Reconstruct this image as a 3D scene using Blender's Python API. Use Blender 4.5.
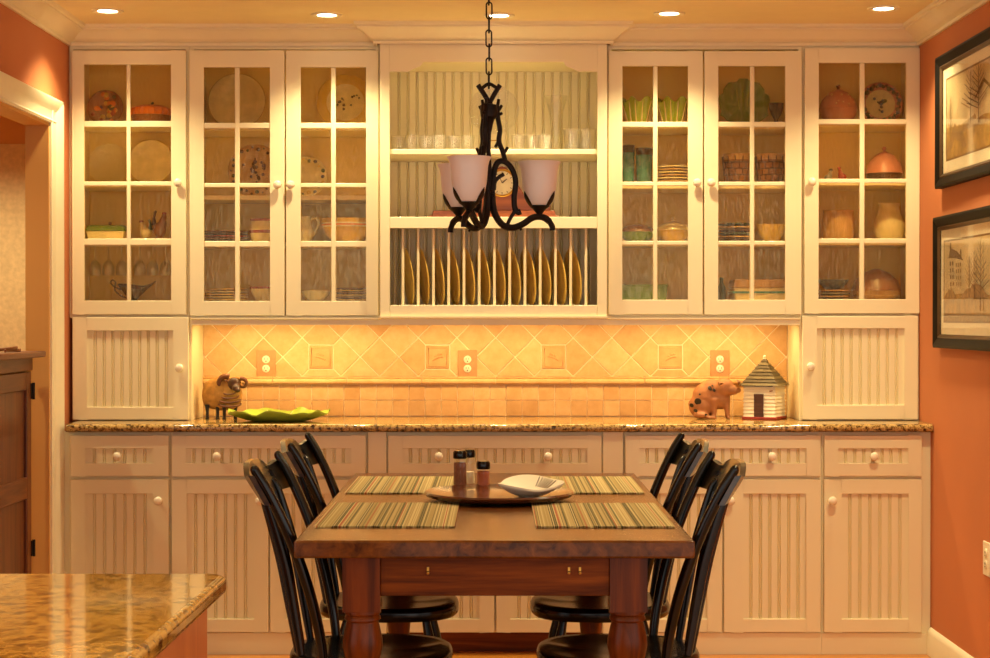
import bpy, bmesh, math, random
from mathutils import Vector, Matrix, noise
R = math.radians
random.seed(7)
for o in list(bpy.data.objects): bpy.data.objects.remove(o)
SC = bpy.context.scene
COL = SC.collection

# ------------------------------------------------------------------ camera
F, CH, TH = 1750.0, 1.336, math.atan(12/1750.0)
cd = bpy.data.cameras.new('camera'); cam = bpy.data.objects.new('camera', cd); COL.objects.link(cam)
cd.sensor_width = 36; cd.lens = F/990*36; cd.clip_start = .05
cam.location = (0, 0, CH); cam.rotation_euler = (R(90)-TH, 0, 0)
SC.camera = cam
def X(px, Y): return (px-495)*Y/F
def Z(py, Y):
    v = (329-py)/F; c, s = math.cos(TH), math.sin(TH)
    return CH + Y*(c*v-s)/(c+s*v)

# ------------------------------------------------------------------ world, light, exposure
WORLD_STRENGTH = 1.3
WORLD_COL = (1.0, .955, .88)
W = bpy.data.worlds.new('world'); SC.world = W; W.use_nodes = True
W.node_tree.nodes['Background'].inputs[0].default_value = WORLD_COL+(1,)
W.node_tree.nodes['Background'].inputs[1].default_value = WORLD_STRENGTH
vs = SC.view_settings
vs.view_transform = 'Standard'; vs.look = 'None'; vs.gamma = 1; vs.use_curve_mapping = False
vs.exposure = 0.12
DOWN_W, DOWN_COL = 45, (1.0, .81, .44)
ROW2_W = 80
UNDER_W, UNDER_COL = 2.9, (1.0, .66, .26)

# ------------------------------------------------------------------ planes of the room (metres)
YB, YC, YU, YW = 6.909, 6.88, 7.107, 7.42        # base fronts, counter edge, upper fronts, back wall
YM = YU-.04                                       # plate rack unit stands proud
XL, XR, ZC = -1.734, 1.726, 2.515
ZT = .914                                         # counter top

# ------------------------------------------------------------------ materials
def lin(h):
    h = h.lstrip('#'); c = [int(h[i:i+2], 16)/255 for i in (0, 2, 4)]
    return tuple(x/12.92 if x <= .04045 else ((x+.055)/1.055)**2.4 for x in c)
MATS = {}
def newmat(name):
    m = bpy.data.materials.new(name); m.use_nodes = True; MATS[name] = m
    nt = m.node_tree; return m, nt, nt.nodes['Principled BSDF'], nt.links
def N(nt, t, **kw):
    n = nt.nodes.new(t)
    for k, v in kw.items():
        if k in n.inputs: n.inputs[k].default_value = v
        else: setattr(n, k, v)
    return n
def ramp(nt, stops, interp='LINEAR'):
    r = nt.nodes.new('ShaderNodeValToRGB'); r.color_ramp.interpolation = interp
    e = r.color_ramp.elements
    while len(e) < len(stops): e.new(.5)
    for i, (p, c) in enumerate(stops):
        e[i].position = p; e[i].color = tuple(c)+(1,)
    return r
def coords(nt, scale=(1, 1, 1), kind='Object'):
    tc = nt.nodes.new('ShaderNodeTexCoord'); mp = nt.nodes.new('ShaderNodeMapping')
    mp.inputs['Scale'].default_value = scale
    nt.links.new(tc.outputs[kind], mp.inputs['Vector']); return mp.outputs['Vector']
def bump(nt, b, height, strength=.2, dist=.002):
    bp = N(nt, 'ShaderNodeBump', Strength=strength, Distance=dist)
    nt.links.new(height, bp.inputs['Height']); nt.links.new(bp.outputs['Normal'], b.inputs['Normal'])
def plain(name, col, rough=.5, metal=0, var=.08, vscale=12, bs=0, bscale=80, coat=0, spec=.5):
    m, nt, b, L = newmat(name)
    c = lin(col) if isinstance(col, str) else col
    b.inputs['Roughness'].default_value = rough; b.inputs['Metallic'].default_value = metal
    b.inputs['Coat Weight'].default_value = coat; b.inputs['Specular IOR Level'].default_value = spec
    b.inputs['Coat Roughness'].default_value = .1
    v = coords(nt)
    n = N(nt, 'ShaderNodeTexNoise', Scale=vscale, Detail=3.0); L.new(v, n.inputs['Vector'])
    r = ramp(nt, [(.3, [max(0, x*(1-var)) for x in c]), (.7, [min(1, x*(1+var)) for x in c])])
    L.new(n.outputs['Fac'], r.inputs['Fac']); L.new(r.outputs['Color'], b.inputs['Base Color'])
    if bs:
        n2 = N(nt, 'ShaderNodeTexNoise', Scale=bscale, Detail=2.0); L.new(v, n2.inputs['Vector'])
        bump(nt, b, n2.outputs['Fac'], bs)
    return m
def wood(name, c1, c2, axis=0, rough=.35, coat=.3, scale=1.0, c3=None, spec=.4):
    """grain runs along the axis"""
    m, nt, b, L = newmat(name)
    sc = [26*scale]*3; sc[axis] = 1.6*scale
    v = coords(nt, sc)
    n = N(nt, 'ShaderNodeTexNoise', Scale=1.0, Detail=6.0, Roughness=.62, Distortion=.7); L.new(v, n.inputs['Vector'])
    a, c = lin(c1), lin(c2)
    st = [(.32, a), (.62, c)]
    if c3: st.append((.8, lin(c3)))
    r = ramp(nt, st); L.new(n.outputs['Fac'], r.inputs['Fac']); L.new(r.outputs['Color'], b.inputs['Base Color'])
    b.inputs['Roughness'].default_value = rough; b.inputs['Coat Weight'].default_value = coat
    b.inputs['Coat Roughness'].default_value = .15; b.inputs['Specular IOR Level'].default_value = spec
    bump(nt, b, n.outputs['Fac'], .12, .001)
    return m
def granite(name, rough, pale, mid, dark, sc=1.0, stretch=(1, 1, 1)):
    m, nt, b, L = newmat(name)
    v = coords(nt, stretch)
    n = N(nt, 'ShaderNodeTexNoise', Scale=55*sc, Detail=6.0, Roughness=.72); L.new(v, n.inputs['Vector'])
    r = ramp(nt, [(.40, lin(dark)), (.47, lin(mid)), (.56, lin(pale)), (.72, lin(mid))]); L.new(n.outputs['Fac'], r.inputs['Fac'])
    n2 = N(nt, 'ShaderNodeTexVoronoi', Scale=95*sc); L.new(v, n2.inputs['Vector'])
    r2 = ramp(nt, [(.12, lin(dark)), (.3, (1, 1, 1))]); L.new(n2.outputs['Distance'], r2.inputs['Fac'])
    mx = N(nt, 'ShaderNodeMix', data_type='RGBA', blend_type='MULTIPLY'); mx.inputs[0].default_value = .75
    L.new(r.outputs['Color'], mx.inputs[6]); L.new(r2.outputs['Color'], mx.inputs[7])
    L.new(mx.outputs[2], b.inputs['Base Color'])
    b.inputs['Roughness'].default_value = rough; b.inputs['Specular IOR Level'].default_value = .6
    b.inputs['Coat Weight'].default_value = .2; b.inputs['Coat Roughness'].default_value = rough*.5
    return m
def thinglass(name, tint, gloss=.12, refr=.0, bs=.0, bscale=(60, 60, 14), rough=.06, col=(1, 1, 1)):
    """thin pane: mostly see-through, with bumpy reflection and a bent share of the view"""
    m, nt, b, L = newmat(name); nt.nodes.remove(b)
    out = nt.nodes['Material Output']
    tr = N(nt, 'ShaderNodeBsdfTransparent'); tr.inputs[0].default_value = tuple(tint)+(1,)
    gl = N(nt, 'ShaderNodeBsdfGlossy', Roughness=rough); gl.inputs[0].default_value = tuple(col)+(1,)
    lw = N(nt, 'ShaderNodeLayerWeight', Blend=.5)
    fr = N(nt, 'ShaderNodeMath', operation='POWER'); fr.inputs[1].default_value = 5.0; L.new(lw.outputs['Facing'], fr.inputs[0])
    mul = N(nt, 'ShaderNodeMath', operation='MULTIPLY_ADD'); mul.inputs[1].default_value = .7; mul.inputs[2].default_value = gloss
    gmod = bool(refr)
    L.new(fr.outputs[0], mul.inputs[0])
    mix = N(nt, 'ShaderNodeMixShader'); L.new(mul.outputs[0], mix.inputs[0])
    base = tr.outputs[0]
    nrm = None
    if bs:
        v = coords(nt, bscale)
        n = N(nt, 'ShaderNodeTexNoise', Scale=1.0, Detail=2.0, Distortion=.6); L.new(v, n.inputs['Vector'])
        bp = N(nt, 'ShaderNodeBump', Strength=bs, Distance=.004); L.new(n.outputs['Fac'], bp.inputs['Height']); nrm = bp.outputs['Normal']
        L.new(nrm, gl.inputs['Normal'])
        if gmod:                                     # ripples catch the light unevenly
            rg = ramp(nt, [(.36, [gloss*.45]*3), (.68, [gloss*1.6]*3)]); L.new(n.outputs['Fac'], rg.inputs['Fac']); L.new(rg.outputs['Color'], mul.inputs[2])
    if refr:
        rf = N(nt, 'ShaderNodeBsdfRefraction', Roughness=.12, IOR=1.08); rf.inputs[0].default_value = tuple(tint)+(1,)
        if nrm: L.new(nrm, rf.inputs['Normal'])
        m2 = N(nt, 'ShaderNodeMixShader'); m2.inputs[0].default_value = refr
        L.new(base, m2.inputs[1]); L.new(rf.outputs[0], m2.inputs[2]); base = m2.outputs[0]
    L.new(base, mix.inputs[1]); L.new(gl.outputs[0], mix.inputs[2]); L.new(mix.outputs[0], out.inputs['Surface'])
    return m
def emit(name, col, s):
    m, nt, b, L = newmat(name)
    b.inputs['Base Color'].default_value = tuple(col)+(1,)
    b.inputs['Emission Color'].default_value = tuple(col)+(1,); b.inputs['Emission Strength'].default_value = s
    return m

plain('cream', '#f3e7c0', .38, var=.015, vscale=3, coat=.15)
plain('back_glow_tint', '#f4d486', .5, var=.05, vscale=6)  # golden tone stands in for the warm glow on the cabinet backs
plain('trim', '#f2e8c8', .4, var=.02)
plain('orange_wall', '#c67848', .75, var=.06, vscale=1.6, bs=.12, bscale=160)
plain('ceiling', '#f0dfb4', .85, var=.02, bs=.05)
plain('hall_wall', '#d9a05c', .8, var=.05, vscale=3)
plain('jamb', '#dca75e', .55, var=.05, vscale=3)
plain('wallpaper', '#dcc598', .85, var=.1, vscale=45, bs=.3, bscale=120)
plain('knob', '#f3e8d0', .22, var=.01, coat=.5)
plain('black_paint', '#060504', .2, var=.25, vscale=30, coat=0, spec=.4)
plain('iron', '#1c1410', .5, metal=.6, var=.35, vscale=60, bs=.35, bscale=90)
plain('grout', '#fbeac4', .8, var=.04, bs=.2)
plain('outlet_stone', '#c2905e', .5, var=.1, vscale=60)
plain('ivory', '#f4e9cb', .35, var=.01)
plain('slot', '#2a2018', .6, var=.1)
plain('frame_black', '#0b0907', .5, var=.2, vscale=25, spec=.2)
plain('frame_bronze', '#5b4630', .35, metal=.4, var=.2)
plain('mat_board', '#f3e7c8', .9, var=.015)
plain('ink_sky', '#d3b98a', .9, var=.12, vscale=10)
plain('ink_ground', '#a8803c', .9, var=.3, vscale=30)
plain('ink_dark', '#6b4a26', .9, var=.3, vscale=60)
plain('ink_mid', '#8f6b3c', .9, var=.3, vscale=60)
plain('ink_wall', '#cdb488', .9, var=.1, vscale=40)
plain('brass', '#c79a4a', .3, metal=1, var=.1)
plain('hinge_iron', '#20170f', .5, metal=.5)
plain('dial', '#e9dfc4', .5, var=.04)
wood('table_top', '#3e200a', '#6a3a0e', 1, .24, .12, c3='#7e4c14', spec=.3)
wood('table_red', '#321202', '#80400c', 0, .42, 0, c3='#9c5818', spec=.15)
wood('table_red_z', '#361403', '#74360a', 2, .35, .05, c3='#8c4812', spec=.22)
wood('door_wood', '#4a230e', '#74401c', 2, .4, .2, c3='#824c26')
wood('door_wood_y', '#4a230e', '#74401c', 1, .4, .2, c3='#824c26')
wood('dark_tray', '#3a1d10', '#5d2f18', 0, .22, .6)
wood('clock_wood', '#7c3d16', '#a85c25', 0, .3, .4)
wood('island_wood', '#a9582a', '#c06f38', 2, .4, .3)
wood('floor_wood', '#b06a22', '#cf8a35', 0, .28, .3, c3='#d99b48')
granite('granite', .09, '#cdac6c', '#94703a', '#1a0e06', 1.15)
granite('granite_island', .08, '#bd8c3c', '#936826', '#4e300f', .75)
thinglass('rain_glass', (.995, .945, .80), .055, .06, .6, (110, 110, 26), .12, (1, .78, .48))  # gloss tint stands in for reflections of the warm room
thinglass('crystal', (.96, .96, .93), .17, .0, 1.0, (200, 200, 200), .08)
thinglass('clear_glass', (.98, .98, .96), .03)
emit('lens_glow', (1.0, .86, .62), 14)
emit('strip_glow', (1.0, .72, .36), 4)
for nm, c, r in [('c_white', '#efe6cf', .25), ('c_cream', '#e5d2a2', .3), ('c_yellow', '#d9b04c', .3), ('c_gold', '#f6d474', .3),
                 ('c_brown', '#8a5a34', .4), ('c_dkbrown', '#4e3020', .4), ('c_red', '#9c3524', .35), ('c_pink', '#c9836c', .4),
                 ('c_orange', '#e07a22', .35), ('c_green', '#6f8f36', .35), ('c_lime', '#9db440', .25), ('c_dkgreen', '#41532a', .4),
                 ('c_teal', '#3f7f78', .25), ('c_blue', '#5a6a86', .35), ('c_dark', '#28221d', .4), ('c_purple', '#5c4a66', .4),
                 ('c_grey', '#8d8677', .4), ('c_tan', '#c39a63', .5)]:
    plain(nm, c, r, var=.1, vscale=25)
plain('pewter', '#6a5c4a', .35, metal=.7, var=.2)
plain('wool', '#b98a48', .8, var=.25, vscale=40, bs=.6, bscale=70)
plain('pig_skin', '#aa7044', .55, var=.18, vscale=20, bs=.25, bscale=60)
plain('horn', '#7a4a2c', .5, var=.3, vscale=50)
plain('soap', '#ece3cc', .5, var=.03)
plain('salt', '#e8dcc4', .8, var=.05)
plain('pepper', '#7a4a35', .85, var=.35, vscale=160)
plain('chili', '#a05030', .85, var=.4, vscale=200)
plain('siding', '#f0e6cc', .6, var=.04)
plain('shingle', '#6e5f3c', .7, var=.2, vscale=40)
plain('shingle_dark', '#54472b', .7, var=.2, vscale=40)

# tile materials: three glazes of the same travertine look
for k, (a, b_) in enumerate([('#d8ae72', '#e6c48c'), ('#d0a468', '#e0ba80'), ('#c99c60', '#d8b076')]):
    m, nt, b, L = newmat('tile_%d' % k)
    v = coords(nt); n = N(nt, 'ShaderNodeTexNoise', Scale=22.0, Detail=5.0, Roughness=.7); L.new(v, n.inputs['Vector'])
    r = ramp(nt, [(.33, lin(a)), (.66, lin(b_))]); L.new(n.outputs['Fac'], r.inputs['Fac']); L.new(r.outputs['Color'], b.inputs['Base Color'])
    b.inputs['Roughness'].default_value = .5; bump(nt, b, n.outputs['Fac'], .25, .002)

# striped woven placemat
m, nt, b, L = newmat('placemat')
tc = nt.nodes.new('ShaderNodeTexCoord'); sx = nt.nodes.new('ShaderNodeSeparateXYZ'); L.new(tc.outputs['Object'], sx.inputs[0])
mu = N(nt, 'ShaderNodeMath', operation='MULTIPLY'); mu.inputs[1].default_value = 340; L.new(sx.outputs[0], mu.inputs[0])
fl = N(nt, 'ShaderNodeMath', operation='FLOOR'); L.new(mu.outputs[0], fl.inputs[0])
wn = N(nt, 'ShaderNodeTexWhiteNoise', noise_dimensions='1D'); L.new(fl.outputs[0], wn.inputs['W'])
r = ramp(nt, [(0, lin('#9a8450')), (.26, lin('#bba876')), (.44, lin('#76683a')), (.58, lin('#4a4426')), (.68, lin('#9c5430')), (.78, lin('#a89462')), (.94, lin('#505430'))], 'CONSTANT')
L.new(wn.outputs['Value'], r.inputs['Fac']); L.new(r.outputs['Color'], b.inputs['Base Color']); b.inputs['Roughness'].default_value = .9
wv = N(nt, 'ShaderNodeTexWave', Scale=60.0, bands_direction='Y'); L.new(tc.outputs['Object'], wv.inputs['Vector']); bump(nt, b, wv.outputs['Fac'], .3, .002)

# frosted lamp shade
m, nt, b, L = newmat('shade_glass')
b.inputs['Base Color'].default_value = lin('#f6f2f0')+(1,); b.inputs['Roughness'].default_value = .35
b.inputs['Subsurface Weight'].default_value = .0
tl = N(nt, 'ShaderNodeBsdfTranslucent'); tl.inputs[0].default_value = lin('#f3dfc6')+(1,)
mx = N(nt, 'ShaderNodeMixShader'); mx.inputs[0].default_value = .15
L.new(b.outputs[0], mx.inputs[1]); L.new(tl.outputs[0], mx.inputs[2]); L.new(mx.outputs[0], nt.nodes['Material Output'].inputs['Surface'])
# black paint rubbed through to gold on the crest
m, nt, b, L = newmat('rubbed_paint')
v = coords(nt); n = N(nt, 'ShaderNodeTexNoise', Scale=14.0, Detail=5.0); L.new(v, n.inputs['Vector'])
r = ramp(nt, [(.5, lin('#0f0a05')), (.78, lin('#5e4218'))]); L.new(n.outputs['Fac'], r.inputs['Fac']); L.new(r.outputs['Color'], b.inputs['Base Color'])
b.inputs['Roughness'].default_value = .3; b.inputs['Coat Weight'].default_value = .5

# ------------------------------------------------------------------ mesh helpers
OFF = {}
def off(o): return OFF.get(o.name, Vector((0, 0, 0))) if o else Vector((0, 0, 0))
def tag(o, label=None, cat=None, group=None, kind=None):
    if label: o['label'] = label
    if cat: o['category'] = cat
    if group: o['group'] = group
    if kind: o['kind'] = kind
    return o
def thing(name, loc, label, cat, group=None, kind=None):
    o = bpy.data.objects.new(name, None); COL.objects.link(o); o.location = loc
    o.empty_display_size = .05
    OFF[o.name] = Vector(loc)
    return tag(o, label, cat, group, kind)
class MB:
    def __init__(s): s.v = []; s.f = []; s.m = []; s.k = 0
    def add(s, v, f):
        n = len(s.v); s.v += [Vector(p) for p in v]
        for q in f: s.f.append(tuple(i+n for i in q)); s.m.append(s.k)
        return n
    def box(s, x0, x1, y0, y1, z0, z1):
        v = [(x, y, z) for x in (x0, x1) for y in (y0, y1) for z in (z0, z1)]
        s.add(v, [(0, 1, 3, 2), (4, 6, 7, 5), (0, 4, 5, 1), (2, 3, 7, 6), (0, 2, 6, 4), (1, 5, 7, 3)]); return s
    def prism(s, poly, axis, a, b):
        n = len(poly)
        def pt(p, t):
            if axis == 'y': return (p[0], t, p[1])
            if axis == 'x': return (t, p[0], p[1])
            return (p[0], p[1], t)
        v = [pt(p, a) for p in poly]+[pt(p, b) for p in poly]
        s.add(v, [tuple(range(n)), tuple(range(2*n-1, n-1, -1))]+[(i, (i+1) % n, n+(i+1) % n, n+i) for i in range(n)]); return s
    def lathe(s, prof, c=(0, 0, 0), seg=24, M=None, fn=None, ks=None):
        """prof: (r, z) list; fn(angle, r, z)->(r, z) to ruffle; ks: material index per band"""
        v = []; c = Vector(c)
        for r, z in prof:
            for i in range(seg):
                a = 2*math.pi*i/seg
                rr, zz = fn(a, r, z) if fn else (r, z)
                p = Vector((rr*math.cos(a), rr*math.sin(a), zz))
                if M: p = M @ p
                v.append(p+c)
        n = s.add(v, [])
        for j in range(len(prof)-1):
            for i in range(seg):
                i2 = (i+1) % seg
                s.f.append((n+j*seg+i, n+j*seg+i2, n+(j+1)*seg+i2, n+(j+1)*seg+i)); s.m.append(ks[j] if ks else s.k)
        return s
    def tube(s, pts, r, seg=8, closed=False, flat=1.0, caps=True):
        P = [Vector(p) for p in pts]; n = len(P)
        rs = r if isinstance(r, (list, tuple)) else [r]*n
        T = []
        for i in range(n):
            if closed: t = P[(i+1) % n]-P[i-1]
            else: t = P[min(i+1, n-1)]-P[max(i-1, 0)]
            T.append(t.normalized())
        up = Vector((0, 0, 1)) if abs(T[0].z) < .9 else Vector((1, 0, 0))
        u = (up-T[0]*up.dot(T[0])).normalized(); v = []
        for i in range(n):
            u = (u-T[i]*u.dot(T[i])).normalized(); w = T[i].cross(u)
            for k in range(seg):
                a = 2*math.pi*k/seg
                v.append(P[i]+u*(math.cos(a)*rs[i])+w*(math.sin(a)*rs[i]*flat))
        b = s.add(v, [])
        for i in range(n if closed else n-1):
            j = (i+1) % n
            for k in range(seg):
                k2 = (k+1) % seg
                s.f.append((b+i*seg+k, b+i*seg+k2, b+j*seg+k2, b+j*seg+k)); s.m.append(s.k)
        if not closed and caps:
            s.f.append(tuple(b+k for k in range(seg))); s.m.append(s.k)
            s.f.append(tuple(b+(n-1)*seg+k for k in reversed(range(seg)))); s.m.append(s.k)
        return s
    def ball(s, c, rx, ry=None, rz=None, seg=14, M=None):
        ry = ry or rx; rz = rz or rx
        h = seg//2
        pr = [(math.sin(math.pi*i/h), -math.cos(math.pi*i/h)) for i in range(h+1)]
        D = Matrix.Diagonal((rx, ry, rz))
        return s.lathe(pr, c, seg, (M.to_3x3() @ D) if M else D)
    def mesh(s, name, angle=40, o=Vector((0, 0, 0)), weld=True):
        me = bpy.data.meshes.new(name)
        me.from_pydata([tuple(p-o) for p in s.v], [], s.f)
        for p, k in zip(me.polygons, s.m): p.material_index = k
        bm = bmesh.new(); bm.from_mesh(me)
        if weld: bmesh.ops.remove_doubles(bm, verts=bm.verts, dist=1e-5)
        bad = [f for f in bm.faces if f.calc_area() < 1e-12]
        if bad: bmesh.ops.delete(bm, geom=bad, context='FACES_ONLY')
        bmesh.ops.recalc_face_normals(bm, faces=bm.faces)
        bm.to_mesh(me); bm.free()
        if angle:
            for p in me.polygons: p.use_smooth = True
            me.set_sharp_from_angle(angle=R(angle))
        return me
    def build(s, name, mat, parent=None, label=None, cat=None, group=None, kind=None, angle=40, bevel=0, seg=2, weld=True):
        if parent is not None: o0 = off(parent)
        else:
            xs = [p.x for p in s.v]; ys = [p.y for p in s.v]; zs = [p.z for p in s.v]
            o0 = Vector(((min(xs)+max(xs))/2, (min(ys)+max(ys))/2, min(zs)))
        me = s.mesh(name, angle, o0, weld)
        for m_ in (mat if isinstance(mat, (list, tuple)) else [mat]): me.materials.append(MATS[m_])
        o = bpy.data.objects.new(name, me); COL.objects.link(o)
        if parent is not None: o.parent = parent
        else: o.location = o0
        OFF[o.name] = o0
        if bevel:
            b = o.modifiers.new('bevel', 'BEVEL'); b.width = bevel; b.segments = seg; b.limit_method = 'ANGLE'; b.angle_limit = R(40)
        return tag(o, label, cat, group, kind)
def inst(name, me, loc, parent=None, rot=None, **kw):
    o = bpy.data.objects.new(name, me); COL.objects.link(o)
    if parent is not None: o.parent = parent
    o.location = Vector(loc)-off(parent)
    if rot: o.rotation_euler = rot
    OFF[o.name] = Vector(loc)
    return tag(o, **kw)
def copytree(o, parent=None):
    c = o.copy(); COL.objects.link(c); c.parent = parent
    OFF[c.name] = off(o)
    for ch in list(o.children): copytree(ch, c)
    return c
def spline(pts, n=6):
    """Catmull-Rom through the points"""
    P = [Vector(p) for p in pts]; P = [P[0]*2-P[1]]+P+[P[-1]*2-P[-2]]; out = []
    for i in range(1, len(P)-2):
        for k in range(n):
            t = k/n; a, b, c, d = P[i-1], P[i], P[i+1], P[i+2]
            out.append(.5*((2*b)+(c-a)*t+(2*a-5*b+4*c-d)*t*t+(3*b-a-3*c+d)*t**3))
    return out+[P[-2]]
def blob(parts, voxel, smooth=4):
    """one continuous skin grown over balls: parts = (centre, (rx, ry, rz), matrix or None) or ('t', pts, radii)"""
    b = MB()
    for p in parts:
        if p[0] == 't': b.tube(p[1], p[2], 10)
        else: b.ball(p[0], *p[1], seg=16, M=p[2] if len(p) > 2 else None)
    me = b.mesh('skin', 0); o = bpy.data.objects.new('skin', me); COL.objects.link(o)
    md = o.modifiers.new('r', 'REMESH'); md.mode = 'VOXEL'; md.voxel_size = voxel
    sm = o.modifiers.new('s', 'SMOOTH'); sm.iterations = smooth; sm.factor = .5
    dg = bpy.context.evaluated_depsgraph_get(); ev = o.evaluated_get(dg)
    t = ev.to_mesh(); q = MB(); q.add([v.co.copy() for v in t.vertices], [tuple(p.vertices) for p in t.polygons]); ev.to_mesh_clear()
    bpy.data.objects.remove(o); return q
def cells(b, nu, nw, fn, holes, th):
    """a bent board with holes: fn(u, w, side)->point, cells (i, j) in holes are cut out"""
    ok = lambda i, j: 0 <= i < nu and 0 <= j < nw and (i, j) not in holes
    def q(i, j, sd): return fn(i/nu, j/nw, sd)
    for i in range(nu):
        for j in range(nw):
            if not ok(i, j): continue
            b.add([q(i, j, 0), q(i+1, j, 0), q(i+1, j+1, 0), q(i, j+1, 0)], [(0, 1, 2, 3)])
            b.add([q(i, j, 1), q(i+1, j, 1), q(i+1, j+1, 1), q(i, j+1, 1)], [(3, 2, 1, 0)])
            for (di, dj, p1, p2) in ((-1, 0, (i, j), (i, j+1)), (1, 0, (i+1, j), (i+1, j+1)), (0, -1, (i, j), (i+1, j)), (0, 1, (i, j+1), (i+1, j+1))):
                if not ok(i+di, j+dj):
                    b.add([q(*p1, 0), q(*p2, 0), q(*p2, 1), q(*p1, 1)], [(0, 1, 2, 3)])
# ================================================================== the room
HX = -3.3; HY = 8.15                                # the hall beyond the doorway
DOOR_Y0, DOOR_Y1, DOOR_Z = 5.72, 6.80, 2.09
WT = .085
fl = thing('floor', (0, 3, 0), 'honey coloured strip wood floor running along the cabinets', None, kind='structure')
MB().box(HX-1.2, XR+2.4, -2.2, HY+.1, -.06, -.012).build('subfloor', 'floor_wood', fl, angle=0)
pm = {}
def plank_mesh(w):
    k = round(w, 2)
    if k not in pm:
        b = MB().box(-k/2+.0007, k/2-.0007, -.0495, .0495, -.012, 0)
        pm[k] = b.mesh('plank', 0); pm[k].materials.append(MATS['floor_wood'])
    return pm[k]
rr = random.Random(3)
for j in range(80):                                  # boards, butted end to end
    y = YW-.05-j*.1
    cuts = [HX, rr.choice([-1.9, -1.5, -1.1, -.7]), rr.choice([.1, .5, .9, 1.2]), XR]
    for a, c in zip(cuts[:-1], cuts[1:]):
        inst('plank', plank_mesh(c-a), ((a+c)/2, y, 0), fl)
MB().box(HX-1.2, XR+2.4, -2.2, HY+.1, ZC, ZC+.1).build('ceiling', 'ceiling', kind='structure', label='plain warm cream ceiling with recessed lights', angle=0)
wl = MB().box(XL-WT, XL, 4.4, DOOR_Y0, 0, ZC).box(XL-WT, XL, DOOR_Y0, DOOR_Y1, DOOR_Z, ZC).box(XL-WT, XL, DOOR_Y1, YW, 0, ZC)
wl.build('wall_left', 'orange_wall', kind='structure', label='terracotta orange wall with the cased doorway', angle=0)
MB().box(XR, XR+.1, 4.0, YW+.1, 0, ZC).build('wall_right', 'orange_wall', kind='structure', label='terracotta orange wall carrying the framed prints', angle=0)
wb = thing('wall_back', (0, YW, 0), 'wall behind the cabinets with tan tile backsplash', None, kind='structure')
MB().box(XL-.1, XR+.1, YW+.004, YW+.1, 0, ZC).build('plaster', 'orange_wall', wb, angle=0)
hw = thing('wall_hall', (HX/2, HY, 0), 'wall of the hall beyond the doorway with pale paper', None, kind='structure')
MB().box(HX-.1, XL-WT, HY, HY+.1, 0, ZC).box(HX-.1, HX, 4, HY, 0, ZC).box(HX-.1, XL-WT, 3.9, 4, 0, ZC).box(XL-WT, XL-WT+.02, YW, HY, 0, ZC).build('plaster', 'hall_wall', hw, angle=0)
MB().box(HX+.1, X(30, HY), HY-.006, HY, .3, Z(144, HY)).build('wallpaper', 'wallpaper', hw, angle=0)
# doorway casing with stepped moulding
def casing_prof(w):                                 # (across, proud)
    return [(0, 0), (0, .012), (.012, .016), (.02, .011), (w*.55, .014), (w*.62, .02), (w*.8, .024), (w*.9, .03), (w, .03), (w, 0)]
cb = MB()
cwid = .125
for (y, z0, z1) in ((DOOR_Y1, 0, DOOR_Z),):
    cb.prism([(XL+d, y+a) for a, d in casing_prof(cwid)], 'z', 0, DOOR_Z+cwid*.75)
cb.prism([(XL+d, DOOR_Z+a*.75) for a, d in casing_prof(cwid)], 'y', DOOR_Y0-cwid, DOOR_Y1+cwid-.001)
cb.prism([(XL+d, DOOR_Y0-a) for a, d in casing_prof(cwid)], 'z', 0, DOOR_Z+cwid*.75)
cb.build('trim_2', 'trim', kind='structure', label='cream moulded casing around the doorway')
jb = MB().box(XL-WT-.002, XL+.004, DOOR_Y1-.012, DOOR_Y1+.001, 0, DOOR_Z).box(XL-WT-.002, XL+.004, DOOR_Y0-.001, DOOR_Y0+.012, 0, DOOR_Z).box(XL-WT-.002, XL+.004, DOOR_Y0, DOOR_Y1, DOOR_Z-.012, DOOR_Z)
jb.build('trim_3', 'jamb', kind='structure', label='honey painted jamb lining inside the doorway', angle=0)
# baseboard on the right wall
bp = [(0, 0), (-.016, 0), (-.016, .085), (-.012, .097), (-.006, .105), (0, .108)]
MB().prism([(XR+a, z) for a, z in bp], 'y', 4.0, YB+.012).build('baseboard_right', 'trim', kind='structure', label='cream baseboard along the orange wall')
bl = MB()
bl.prism([(XL-a, z) for a, z in bp], 'y', 4.4, DOOR_Y0-cwid).build('baseboard_left', 'trim', kind='structure', label='cream baseboard before the doorway')

# half door in the doorway with a shelf on top
DX = -1.782; DY0, DY1 = 5.80, X(495, 1)+6.725
dz = Z(357, 6.72)
d1 = thing('door_1', (DX, (DY0+DY1)/2, 0), 'brown panelled half door with a shelf across its top', None, kind='structure')
MB().box(DX-.03, DX-.012, DY0+.05, DY1-.05, .05, dz-.03).build('panel', 'door_wood', d1, angle=0)
fr = MB()
st = .062
fr.box(DX-.04, DX, DY1-st, DY1, .012, dz-.055).box(DX-.04, DX, DY0, DY0+st, .012, dz-.055)
fr.build('stile', 'door_wood', d1, bevel=.004)
for z0, z1 in ((.012, .19), (Z(511, 6.25), Z(485, 6.35)), (Z(390, 6.7), dz-.055)):
    MB().box(DX-.04, DX, DY0+st, DY1-st, z0, z1).build('rail', 'door_wood_y', d1, bevel=.004)
MB().box(DX-.045, DX+.006, DY0, DY1, dz-.052, dz).build('frieze', 'door_wood_y', d1, bevel=.004)
MB().box(DX-.06, XL+.008, DY0-.02+.04, DY1+.006, dz, dz+.024).build('shelf', 'door_wood_y', d1, bevel=.006)
for zz in (Z(391, 6.73), Z(548, 6.73)):
    h = MB().box(DX+.0, DX+.004, DY1-.012, DY1+.02, zz-.03, zz+.03); h.lathe([(0, -.032), (.006, -.032), (.006, .032), (0, .032)], (DX+.006, DY1+.008, zz), 10)
    h.build('hinge', 'hinge_iron', d1)
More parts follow.
